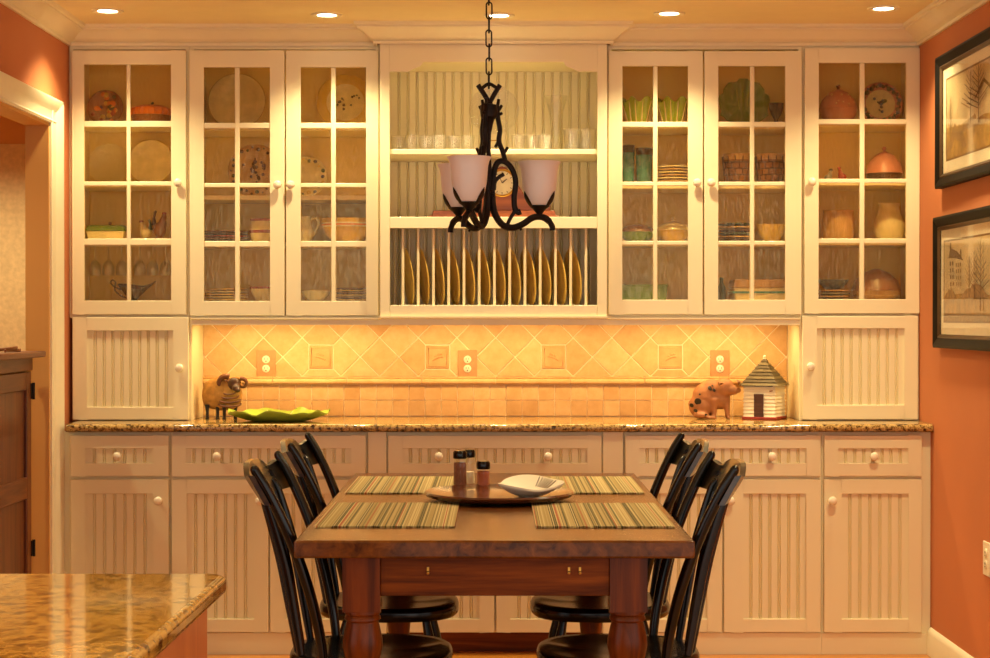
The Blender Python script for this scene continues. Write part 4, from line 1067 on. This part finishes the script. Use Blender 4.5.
# ================================================================== dishes behind the glass
YI = 7.265                                            # middle of the shelves
PXI = YI/F
def lathe_at(name, px, z0, prof, mats, label, cat, Y=YI, seg=28, fn=None, ks=None, group=None, sc=(1, 1)):
    s_ = Y/F
    b = MB().lathe([(r*s_*sc[0], z*s_*sc[1]) for r, z in prof], (X(px, Y), Y, z0+.0006), seg, fn=fn, ks=ks)
    return b.build(name, mats, label=label, cat=cat, group=group, angle=50)
def bowl_prof(r, h, foot=.5, t=1.0): return [(0, 0), (r*foot, 0), (r*foot, .8), (r*.8, h*.45), (r*.96, h*.85), (r, h), (r-t, h), (r*.9-t, h*.8), (r*.72, h*.45), (r*foot*.8, 1.6), (0, 1.4)]
def standing_plate(px, z0, r, mats, label, lean=9, Y=7.375, ks=None, extra=None, name='display_plate', rise=0, fn=None):
    s_ = Y/F; r_ = r*s_
    b = MB().lathe([(0, 0), (r_*.6, 0), (r_*.64, .004), (r_*.97, .011), (r_, .013), (r_*.97, .0155), (r_*.66, .008), (r_*.6, .0045), (0, .0045)], seg=40, ks=ks or [0]*8, fn=fn)
    # disc lies in its own xy plane, face +z -> face the room, lean back on the panel
    Mx = Matrix.Translation((X(px, Y), Y-math.sin(R(lean))*r_*.2-.012, z0+rise+.001+r_*math.cos(R(lean))+.003)) @ Matrix.Rotation(R(90-lean), 4, 'X')
    b.v = [Mx @ v for v in b.v]
    o = b.build(name, mats, label=label, cat='plate', angle=50)
    if extra:
        e = MB()
        for (ang, rr_, size, k) in extra:
            e.k = k; e.ball((rr_*r_*math.cos(ang), rr_*r_*math.sin(ang), .010+(.003 if rr_ > .65 else -.003)), size*s_, size*s_, .0028, 8)
        e.v = [Mx @ v for v in e.v]
        e.build('painted_flowers', ['c_red', 'c_orange', 'c_dkgreen', 'c_purple', 'c_dkbrown', 'c_yellow', 'c_blue'], o)
    return o
def stack(px, z0, r, h_, n, mats, label, Y=YI, cat='plates'):
    """a pile: every plate its own thing"""
    s_ = Y/F; step = h_*s_/n
    for i in range(n):
        rr_ = r*s_*(1-.02*(i % 2)); th = step*.9
        b = MB().lathe([(0, 0), (rr_*.6, 0), (rr_*.62, th*.25), (rr_, th*.6), (rr_, th), (rr_*.95, th), (rr_*.62, th*.55), (0, th*.5)], (X(px, Y), Y, z0+.0008+i*step), 36)
        where = ['lowest', 'second from the bottom', 'third from the bottom', 'fourth from the bottom', 'fifth from the bottom', 'sixth from the bottom', 'seventh from the bottom'][i] if i < n-1 else 'topmost'
        b.build('plate', mats[i % len(mats)], label=label+', '+where, cat='plate', group=label)
def boxdish(name, p0, p1, z0, h_, d_, mat, label, cat, lid=None, knob_=None, Y=YI, band=None):
    s_ = Y/F; x0, x1 = X(p0, Y), X(p1, Y); t = thing(name, ((x0+x1)/2, Y, z0), label, cat)
    hb = h_*s_*(.62 if lid else 1)
    MB().prism([(x0+.008, z0+.0006), (x1-.008, z0+.0006), (x1, z0+hb), (x0, z0+hb)], 'y', Y-d_/2, Y+d_/2).build('dish', mat, t, bevel=.004)
    if lid: MB().prism([(x0-.003, z0+hb+.0005), (x1+.003, z0+hb+.0005), (x1-.006, z0+h_*s_), (x0+.006, z0+h_*s_)], 'y', Y-d_/2-.003, Y+d_/2+.003).build('lid', lid, t, bevel=.004)
    if knob_: MB().lathe([(0, 0), (.004, 0), (.008, .008), (.006, .014), (0, .016)], ((x0+x1)/2+.01, Y, z0+h_*s_), 12).build('lid_knob', knob_, t)
    if band: MB().box(x0-.002, x1+.002, Y-d_/2-.0035, Y+d_/2+.0035, z0+hb*.6, z0+hb*.75).build('band', band, t, angle=0)
    return t
def covered(name, px, z0, r, h_, mats, label, cat, knob_=True, Y=YI, split=.5, dark_base=False):
    s_ = Y/F; x = X(px, Y); r_ = r*s_; H = h_*s_; t = thing(name, (x, Y, z0), label, cat); hb = H*split
    MB().lathe([(0, .0006), (r_*.6, .0006), (r_*.62, .005), (r_*.95, hb*.6), (r_, hb), (0, hb)], (x, Y, z0), 32).build('bowl', mats[0], t)
    MB().lathe([(0, hb+.0004), (r_*1.04, hb+.0004), (r_*1.02, hb+.004), (r_*.88, hb+(H-hb)*.45), (r_*.5, hb+(H-hb)*.8), (r_*.12, H*.97), (0, H*.97)], (x, Y, z0), 32).build('lid', mats[1], t)
    if knob_: MB().lathe([(0, H*.96), (.006, H*.96), (.005, H), (.010, H+.008), (.006, H+.016), (0, H+.017)], (x, Y, z0), 14).build('lid_knob', mats[-1], t)
    return t
fl_rand = lambda seed, n, rmin, rmax, ks, s0=1.2, s1=2.4: [(random.Random(seed*100+i).uniform(0, 6.28), random.Random(seed*77+i).uniform(rmin, rmax), random.Random(seed*31+i).uniform(s0, s1), random.Random(seed*13+i).choice(ks)) for i in range(n)]
ring = lambda n, r, k, sz: [(2*math.pi*i/n, r+(.04 if i % 2 else -.04), sz*(1+.3*math.sin(i*2.3)), k[i % len(k)]) for i in range(n)]
# --- cabinet beside the doorway
a1, a2, a3, a4 = SH['A']
standing_plate(107, a1, 18, ['c_brown'], 'brown plate painted with bright flowers in cabinet by the doorway', extra=fl_rand(1, 26, .2, .9, [0, 1, 2, 3, 1, 5], 2, 3.4))
t = thing('pumpkin_dish', (X(151.5, YI), YI, a1), 'orange ribbed pumpkin lidded dish in cabinet by the doorway', 'dish')
x = X(151.5, YI)
MB().lathe([(0, .0006), (.05, .0006), (.075, .012), (.084, .036), (0, .036)], (x, YI, a1), 40, fn=lambda a, r, z_: (r*(1+.02*math.sin(a*20)), z_)).build('base', 'c_brown', t)
MB().lathe([(0, .0365), (.086, .0365), (.090, .05), (.082, .066), (.05, .078), (.012, .076), (0, .074)], (x, YI, a1), 96, fn=lambda a, r, z_: (r*(1-.07*abs(math.cos(a*9))), z_)).build('lid', 'c_orange', t)
MB().tube([(x, YI, a1+.072), (x+.003, YI, a1+.084), (x+.008, YI-.002, a1+.092)], .005, 8).build('stem', 'c_dkgreen', t)
standing_plate(110.5, a2, 21, ['crystal'], 'clear cut glass plate below the flower painted plate', fn=lambda a, r, z_: (r*(1+.015*math.cos(a*20)), z_))
standing_plate(152, a2, 23, ['c_cream', 'c_yellow'], 'cream plate with yellow rim line below the pumpkin dish', ks=[0, 0, 0, 1, 1, 0, 0, 0])
boxdish('butter_dish', 89, 127, a3, 15, .10, 'c_cream', 'pale green covered butter dish beside the rooster figurine', 'dish', 'c_green', 'c_brown')
def bird(name, px, z0, w, h_, m_body, m_tail, m_comb, label, face=1, Y=YI, tail=True):
    s_ = Y/F; q = lambda u, v, dy=0: Vector((X(px, Y)+face*u*w*s_, Y+dy, z0+.0006+v*h_*s_))
    t = thing(name, q(0, 0), label, 'figurine')
    parts = [(q(-.02, .36), (w*s_*.44, w*s_*.36, h_*s_*.26)), (q(.18, .55), (w*s_*.27, w*s_*.25, h_*s_*.24)), (q(.28, .78), (w*s_*.18, w*s_*.17, h_*s_*.13)), (q(-.02, .07), (w*s_*.24, w*s_*.2, h_*s_*.07)), ('t', [q(0, .05), q(0, .3)], [w*s_*.12]*2)]
    blob(parts, .0035, 2).build('body', m_body, t, angle=70)
    if tail:
        b = MB()
        for k in range(5): b.tube(spline([q(-.2, .4), q(-.38, .55+.06*k), q(-.46+.05*k, .62+.09*k), q(-.52+.03*k, .5+.1*k)]), [.004]*18+[.002], 6)
        b.build('tail', m_tail, t)
    b = MB()
    for k in range(3): b.ball(q(.22+.08*k, .9), .0045, .002, .006, 8)
    b.build('comb', m_comb, t)
    MB().tube([q(.4, .76), q(.52, .73)], [.003, .0006], 6).build('beak', 'c_yellow', t)
bird('hen_figurine', 145.5, a3, 13, 21, 'c_cream', 'c_dkgreen', 'c_red', 'pale hen figurine with dark tail in cabinet by the doorway', -1)
bird('rooster_figurine', 160, a3, 15, 30, 'c_brown', 'c_dkbrown', 'c_red', 'speckled brown rooster figurine in cabinet by the doorway', 1)
gl = MB(); gt = SH['A'][2]-.019
gl.lathe([(0, -.001), (.026, -.001), (.026, -.003), (.005, -.006), (.003, -.012), (.003, -.055), (.012, -.066), (.022, -.08), (.026, -.105), (.024, -.125), (.0225, -.125), (.0245, -.105), (.0205, -.081), (.010, -.067), (0, -.063)], seg=24)
GM = gl.mesh('stemware', 50); GM.materials.append(MATS['crystal'])
for k, px in enumerate((95, 108.5, 122, 140, 153, 166)): inst('wine_glass', GM, (X(px, YI), YI, gt), None, label='clear stemmed glass hanging above the gravy boat, %s from the doorway' % ['first', 'second', 'third', 'fourth', 'fifth', 'sixth'][k], cat='glass', group='hanging stemware')
# gravy boat
x = X(133, YI); t = thing('gravy_boat', (x, YI, a4), 'dark pewter gravy boat with looped handle below the hanging stemware', 'gravy boat')
b = MB(); n, m = 28, 8
def boat(u, w, sd):
    a = u*2*math.pi; sp_ = max(0, math.cos(a))**4
    rx, ry = (.018+.046*w+.032*sp_*w*w), (.014+.028*w)*(1-.75*sp_*w)
    z = .010+.052*w+.022*sp_*w*w-.012*w*math.cos(a+.6)*(1-sp_)
    k = .0025 if sd else 0
    return Vector((x+(rx-k)*math.cos(a), YI+(ry-k)*math.sin(a), a4+z+k))
cells(b, n, m, boat, set(), .002); b.lathe([(0, .0006), (.024, .0006), (.020, .006), (.016, .012), (0, .013)], (x, YI, a4), 20)
b.build('bowl', 'pewter', t, angle=60)
MB().tube(spline([(x-.05, YI, a4+.05), (x-.075, YI, a4+.062), (x-.092, YI, a4+.078), (x-.085, YI, a4+.09), (x-.072, YI, a4+.08), (x-.075, YI, a4+.05), (x-.05, YI, a4+.026), (x-.02, YI, a4+.015)]), .0035, 8).build('handle', 'pewter', t)
# --- double cabinet above the ram
b1, b2, b3, b4 = SH['B']
standing_plate(238, b1, 29, ['c_cream', 'c_tan'], 'large plain cream plate above the brown flowered plate', ks=[0, 0, 0, 0, 1, 0, 0, 0])
standing_plate(256, b2, 27, ['c_tan'], 'tan plate with dark brown flower sprays and dotted rim', extra=ring(26, .85, [4, 4, 2], 1.6)+fl_rand(4, 18, .05, .55, [4, 4, 3], 1, 2.4))
stack(226, b3, 22, 12.5, 5, ['c_dkbrown', 'c_brown', 'c_red'], 'brown dinner plate in the pile beside the red banded jar')
lathe_at('banded_jar', 266, b3, [(0, 0), (12, 0), (14.5, 3), (16.5, 10), (17, 13), (16, 18), (15, 22), (15.6, 24.5), (14.6, 24.5), (13.8, 21), (0, 20)], ['c_cream', 'c_red'], 'cream crock with red rim and red band', 'jar', ks=[0, 0, 0, 1, 0, 0, 1, 1, 0, 0])
stack(226, b4, 22, 13, 5, ['c_yellow', 'c_cream'], 'yellow plate in the pile below the brown plates')
lathe_at('scalloped_bowl', 265, b4, bowl_prof(15.5, 15), ['c_cream', 'c_red'], 'cream bowl with red scalloped rim', 'bowl', seg=60, fn=lambda a, r, z_: (r*(1+.05*math.sin(a*9)*(z_ > .04)), z_), ks=[0, 0, 0, 0, 1, 1, 0, 0, 0, 0])
standing_plate(346, b1, 28.5, ['c_yellow', 'c_cream'], 'large cream and yellow platter with dark sprig', ks=[0, 0, 0, 0, 0, 0, 1, 1], extra=fl_rand(8, 12, .1, .5, [4, 2], .8, 1.6))
standing_plate(307, b2, 21, ['c_cream'], 'small cream plate with floral rim beside the banded bowl', extra=ring(18, .82, [4, 2, 5], 1.8))
s_ = PXI; x = X(303, YI); t = thing('pitcher', (x, YI, b3), 'white pitcher with curved handle beside the banded mixing bowl', 'pitcher')
MB().lathe([(0, .0006), (8*s_, .0006), (9*s_, 3*s_), (11*s_, 9*s_), (11*s_, 14*s_), (8*s_, 21*s_), (8.6*s_, 27*s_), (7.8*s_, 27*s_), (7.2*s_, 21*s_), (0, 18*s_)], (x, YI, b3), 28, fn=lambda a, r, z_: (r*(1+.28*max(0, math.cos(a-math.pi))**6*(z_ > 24*s_)), z_)).build('body', 'c_white', t)
MB().tube(spline([(x+7.5*s_, YI, b3+24*s_), (x+13*s_, YI, b3+26*s_), (x+15.5*s_, YI, b3+20*s_), (x+12*s_, YI, b3+12*s_), (x+10*s_, YI, b3+9*s_)]), 1.3*s_, 8).build('handle', 'c_white', t)
lathe_at('mixing_bowl', 348, b3, [(0, 0), (14, 0), (15, 1.5), (22, 9), (25.5, 16), (26, 17.5), (26.3, 19), (26.4, 20.5), (26.5, 22), (26.6, 24.5), (25.4, 24.5), (24.5, 16), (20, 8), (0, 3)], ['c_yellow', 'c_white', 'c_orange'], 'yellow mixing bowl with pale and orange bands', 'bowl', ks=[0, 0, 0, 0, 1, 2, 1, 0, 0, 0, 0, 0, 0])
lathe_at('small_bowl', 316, b4, bowl_prof(15, 11), ['c_white'], 'small plain white bowl below the white pitcher', 'bowl')
stack(352, b4, 17, 14, 6, ['c_yellow', 'c_brown'], 'yellow and brown plate in the pile below the mixing bowl')
# --- open shelf
m1, m2 = SH['M']; YO = 7.25
tm = MB().lathe([(0, 0), (.022, 0), (.025, .002), (.026, .03), (.029, .07), (.0275, .07), (.0245, .03), (.022, .006), (0, .006)], seg=24, fn=lambda a, r, z_: (r*(1+.03*math.cos(a*12)*(.002 < z_ < .05)), z_))
TM = tm.mesh('tumbler', 40); TM.materials.append(MATS['crystal'])
tm = MB().lathe([(0, 0), (.026, 0), (.030, .003), (.031, .05), (.036, .098), (.0345, .098), (.0295, .05), (.027, .007), (0, .007)], seg=24, fn=lambda a, r, z_: (r*(1+.03*math.cos(a*10)*(.002 < z_ < .07)), z_))
TM2 = tm.mesh('goblet', 40); TM2.materials.append(MATS['crystal'])
for k, px in enumerate((398, 412, 426, 440, 454, 468)): inst('tumbler', TM, (X(px, YO), YO-.03*(k % 2), m1+.0006), None, label='short cut crystal tumbler on open shelf, %s from the doorway side' % ['first', 'second', 'third', 'fourth', 'fifth', 'sixth'][k], cat='glass', group='crystal tumblers on the open shelf')
for k, px in enumerate((518, 532, 545)): inst('tumbler', TM, (X(px, YO), YO-.05, m1+.0006), None, label='short cut crystal tumbler between crystal plate and vase, %s from the plate' % ['first', 'second', 'third'][k], cat='glass', group='crystal tumblers before the vase')
for k, px in enumerate((572, 587)): inst('tall_tumbler', TM2, (X(px, YO), YO, m1+.0006), None, label='tall cut crystal tumbler, %s to the crystal vase' % ['next', 'second next'][k], cat='glass', group='tall crystal tumblers')
t = standing_plate(494, m1, 25, ['crystal'], 'round cut crystal plate held on a small stand', Y=7.37, rise=19*PXI, fn=lambda a, r, z_: (r*(1+.012*math.cos(a*30)), z_), name='crystal_plate')
b = MB(); xs_ = X(494, 7.37)
for s in (-1, 1): b.tube(spline([(xs_+s*.03, 7.30, m1+.003), (xs_+s*.03, 7.33, m1+.06), (xs_+s*.03, 7.345, m1+19*PXI-.002), (xs_+s*.03, 7.32, m1+19*PXI+.006)]), .0025, 6); b.tube([(xs_+s*.03, 7.33, m1+.06), (xs_+s*.03, 7.392, m1+.003)], .0025, 6)
b.tube([(xs_-.03, 7.33, m1+.06), (xs_+.03, 7.33, m1+.06)], .0025, 6)
b.build('plate_stand', 'brass', label='small brass wire stand under the round crystal plate', cat='stand')
s_ = YO/F
lathe_at('crystal_vase', 556, m1, [(0, 0), (7.5, 0), (7.8, 2), (3.5, 6), (3, 10), (4.5, 22), (7, 42), (11.5, 58), (10.8, 58), (6.2, 42), (3.6, 22), (2, 12), (0, 11)], ['crystal'], 'tall flared cut crystal vase on the open shelf', 'vase', Y=7.31, fn=lambda a, r, z_: (r*(1+.03*math.cos(a*10)), z_), seg=40)
# mantel clock
yk = 7.27; s_ = yk/F; xk = X(502, yk); t = thing('mantel_clock', (xk, yk, m2), 'brown wood mantel clock with round brass rimmed dial', 'clock')
x0, x1 = X(429, yk), X(559, yk)
MB().prism([(x0, m2+.0006), (x1, m2+.0006), (x1, m2+.012), (x1-.016, m2+.016), (x1-.02, m2+.034), (x0+.02, m2+.034), (x0+.016, m2+.016), (x0, m2+.012)], 'y', yk-.07, yk+.07).build('plinth', 'clock_wood', t, bevel=.002)
hump = []
for i in range(33):
    u = -1+2*i/32; hump.append((xk+u*.20, m2+.0345+.018+.165*math.exp(-(u/.42)**2)))
MB().prism([(xk+.20, m2+.0345), (xk-.20, m2+.0345)]+hump, 'y', yk-.05, yk+.05).build('case', 'clock_wood', t, angle=30, bevel=.002)
Mr = Matrix.Rotation(R(90), 3, 'X'); zk = Z(184, yk)
MB().lathe([(0, 0), (.052, 0), (.052, .004), (.0, .004)], (xk, yk-.0502, zk), 40, Mr).build('dial', 'dial', t)
MB().tube([(xk+.054*math.cos(a), yk-.054, zk+.054*math.sin(a)) for a in [2*math.pi*i/40 for i in range(40)]], .005, 8, closed=True).build('bezel', 'brass', t)
b = MB()
for k in range(12):
    a = 2*math.pi*k/12; b.tube([(xk+.038*math.sin(a), yk-.0545, zk+.038*math.cos(a)), (xk+.046*math.sin(a), yk-.0545, zk+.046*math.cos(a))], .0014, 5)
b.tube([(xk, yk-.0555, zk), (xk+.02, yk-.0555, zk+.016)], .0018, 5); b.tube([(xk, yk-.056, zk), (xk-.014, yk-.056, zk+.034)], .0014, 5)
b.build('hands_and_hours', 'c_dark', t)
# --- double cabinet above the pig
c1, c2, c3_, c4 = SH['C']
def cabbage(px, label):
    b = MB(); x = X(px, YI); s_ = PXI
    for k in range(2):
        b.lathe([(0, .0006+k*.001), (8*s_, .0006), (10*s_, 3*s_), (12*s_, 12*s_), ((15.5-k*2)*s_, (27-k)*s_), ((15-k*2)*s_, (27-k)*s_), (11*s_, 12*s_), (8*s_, 4*s_), (0, 4*s_)], (x, YI, c1), 72, fn=lambda a, r, z_: (r*(1+.10*math.sin(a*6)*min(1, z_/.1)+.03*math.sin(a*18)*(z_ > .06)), z_+.012*math.cos(a*6)*(z_ > .09)))
    o = b.build('cabbage_bowl', 'c_lime', label=label, cat='bowl', group='cabbage leaf bowls', angle=70)
    v = MB()
    for k in range(12):
        a = 2*math.pi*(k+.5)/12; rr_ = lambda z_, r: r*(1+.10*math.sin(a*6)*min(1, z_/.1))*1.02
        v.tube([(x+rr_(.01, 10*s_)*math.cos(a), YI+rr_(.01, 10*s_)*math.sin(a), c1+.014), (x+rr_(.05, 12.1*s_)*math.cos(a), YI+rr_(.05, 12.1*s_)*math.sin(a), c1+.05), (x+rr_(.1, 15.2*s_)*math.cos(a), YI+rr_(.1, 15.2*s_)*math.sin(a), c1+.105)], [.004, .003, .0015], 6)
    v.build('leaf_rib', 'c_cream', o)
cabbage(638, 'lime green cabbage leaf bowl above the teal tumblers'); cabbage(673, 'lime green cabbage leaf bowl above the pale plates')
for px, r, h_, lb in ((628, 6.5, 41, 'tall teal glass tumbler with dark rim'), (644, 8.5, 38, 'wide teal glass tumbler with dark rim')):
    lathe_at('teal_tumbler', px, c2, [(0, 0), (r*.8, 0), (r*.85, 2), (r, h_*.82), (r*1.03, h_), (r*.95, h_), (r*.9, h_*.8), (r*.7, 3), (0, 3)], ['c_teal', 'c_dark'], lb, 'tumbler', ks=[0, 0, 0, 1, 1, 0, 0, 0])
stack(673, c2, 17, 20, 7, ['c_cream', 'c_tan'], 'pale cream plate in the pile below a cabbage leaf bowl')
covered('casserole', 637, c3_, 17.5, 19, ['c_green', 'c_brown', 'c_brown'], 'green and brown covered dish below the teal tumblers', 'dish', knob_=False, split=.55)
covered('casserole', 673, c3_, 17, 22, ['c_yellow', 'c_cream', 'c_cream'], 'yellow covered dish below the pale plates', 'dish', split=.55)
boxdish('baking_dish', 615, 666, c4, 17, .16, 'c_green', 'deep green rectangular baking dish below the covered dishes', 'dish')
def leafrib(a, r, z_): return (r*(1+.05*math.sin(a*9)+.03*math.sin(a*23)), z_+.002*math.sin(a*30)*(r > .04))
o = standing_plate(743, c1, 25, ['c_green'], 'large green cabbage leaf plate standing upright', fn=leafrib)
b = MB(); q0 = Vector((X(743, 7.35), 7.352, c1+.012))
for k in range(9):
    a = R(20+140*k/8); b.tube([q0+Vector((0, 0, 0)), q0+Vector((.05*math.cos(a), .002, .085*math.sin(a)*.9)), q0+Vector((.095*math.cos(a), .014, .03+.16*math.sin(a)))], [.003, .0025, .0012], 6)
b.build('leaf_rib', 'c_lime', o)
lathe_at('small_urn', 776, c1, [(0, 0), (5, 0), (5, 1.5), (2, 4), (2, 8), (5, 13), (7, 19), (7.5, 24), (6.8, 24), (5, 15), (0, 12)], ['c_dark'], 'small dark footed urn beside the cabbage leaf plate', 'urn')
for px, lb in ((737, 'brown basket weave pot below the cabbage leaf plate'), (770, 'brown basket weave pot below the small dark urn')):
    o = lathe_at('basket_pot', px, c2, [(0, 0), (10.5, 0), (12, 6), (13.5, 16), (14, 26), (14.6, 32), (13.6, 32), (12.6, 16), (10, 3), (0, 2)], ['c_tan', 'c_brown'], lb, 'pot', ks=[0, 1, 1, 1, 0, 0, 0, 0, 0], group='basket weave pots')
    b = MB(); s_ = PXI; x = X(px, YI)
    for j in range(4):
        rr_ = (12+j*.75)*s_*1.03; zz = c2+(5+j*6.2)*s_
        b.tube([(x+rr_*math.cos(a), YI+rr_*math.sin(a), zz) for a in [2*math.pi*i/28 for i in range(28)]], .0024, 6, closed=True)
        for i in range(12):
            a = 2*math.pi*(i+.5*(j % 2))/12; b.tube([(x+rr_*math.cos(a), YI+rr_*math.sin(a), zz), (x+rr_*1.03*math.cos(a), YI+rr_*1.03*math.sin(a), zz+6.2*s_)], .002, 5)
    b.build('weave', 'c_dkbrown', o)
stack(735, c3_, 18, 19, 6, ['c_dkbrown', 'c_tan', 'c_dkgreen'], 'dark patterned plate in the pile below a basket weave pot')
lathe_at('gold_bowl', 771, c3_, bowl_prof(15.5, 18), ['c_gold'], 'golden glazed bowl beside the dark patterned plates', 'bowl')
lathe_at('green_bottle', 721.5, c4, [(0, 0), (3.6, 0), (4, 1), (4, 14), (2, 18), (1.8, 23), (2.2, 24), (0, 24)], ['c_dkgreen'], 'small dark green bottle beside the pale casserole', 'bottle')
boxdish('casserole', 731, 787, c4, 22, .16, 'c_cream', 'pale casserole with teal band and flat lid', 'dish', 'c_tan', None, band='c_teal')
# --- cabinet beside the prints
d1_, d2_, d3_, d4_ = SH['D']
tt = covered('tureen', 838, d1_, 18.5, 36, ['c_pink', 'c_pink', 'c_brown'], 'pink domed tureen with pale dots beside the wreath plate', 'tureen', split=.42)
b = MB(); x = X(838, YI)
for i in range(16):
    a = -R(20+140*random.Random(i).random()); u = random.Random(i+50).uniform(.2, .85); hb, H, r_ = 36*PXI*.42, 36*PXI, 18.5*PXI
    rr_ = r_*(1.0-.42*u**1.5); zz = hb+(H-hb)*.8*u
    b.ball((x+rr_*math.cos(a), YI+rr_*math.sin(a), d1_+zz), .004, seg=8)
b.build('painted_dots', 'c_cream', tt)
standing_plate(879, d1_, 22, ['c_pink', 'c_cream'], 'plate with dark green wreath border and bird motif', ks=[0, 0, 0, 0, 0, 0, 1, 1], extra=ring(36, .84, [2, 6, 2, 4], 2.2)+fl_rand(21, 14, .02, .4, [4, 6, 2], 1, 2))
bird('bird_figurine', 828, d2_, 9, 15, 'c_grey', 'c_dark', 'c_dark', 'small grey bird figurine facing the red one', 1, tail=False)
bird('bird_figurine', 842, d2_, 10, 17, 'c_red', 'c_red', 'c_red', 'small red bird figurine facing the grey one', -1, tail=False)
o = covered('covered_dish', 884, d2_, 18, 33, ['c_dkbrown', 'c_pink', 'c_pink'], 'pink domed dish on a dark base below the wreath plate', 'dish', split=.3)
lathe_at('yellow_jug', 889, d3_, [(0, 0), (11, 0), (15, 8), (15.5, 18), (11, 28), (9.5, 34), (11, 38), (10, 38), (8.5, 34), (0, 26)], ['c_cream'], 'pale yellow stoneware jug below the pink domed dish', 'jug')
lathe_at('stone_crock', 838, d3_, [(0, 0), (14, 0), (15.5, 4), (16, 20), (14.5, 28), (15.5, 31), (14.5, 31), (13, 26), (0, 20)], ['c_tan'], 'tan stoneware crock beside the pale yellow jug', 'crock')
stack(833, d4_, 17, 12, 4, ['c_grey', 'c_tan'], 'grey plate in the pile under the blue bowl')
lathe_at('blue_bowl', 833, d4_+12*PXI, bowl_prof(15.5, 10), ['c_blue'], 'slate blue bowl set on the pile of grey plates', 'bowl')
covered('roasting_dish', 876, d4_, 24, 34, ['c_tan', 'c_brown', 'c_brown'], 'brown domed roasting dish below the yellow jug', 'dish', knob_=False, split=.32)
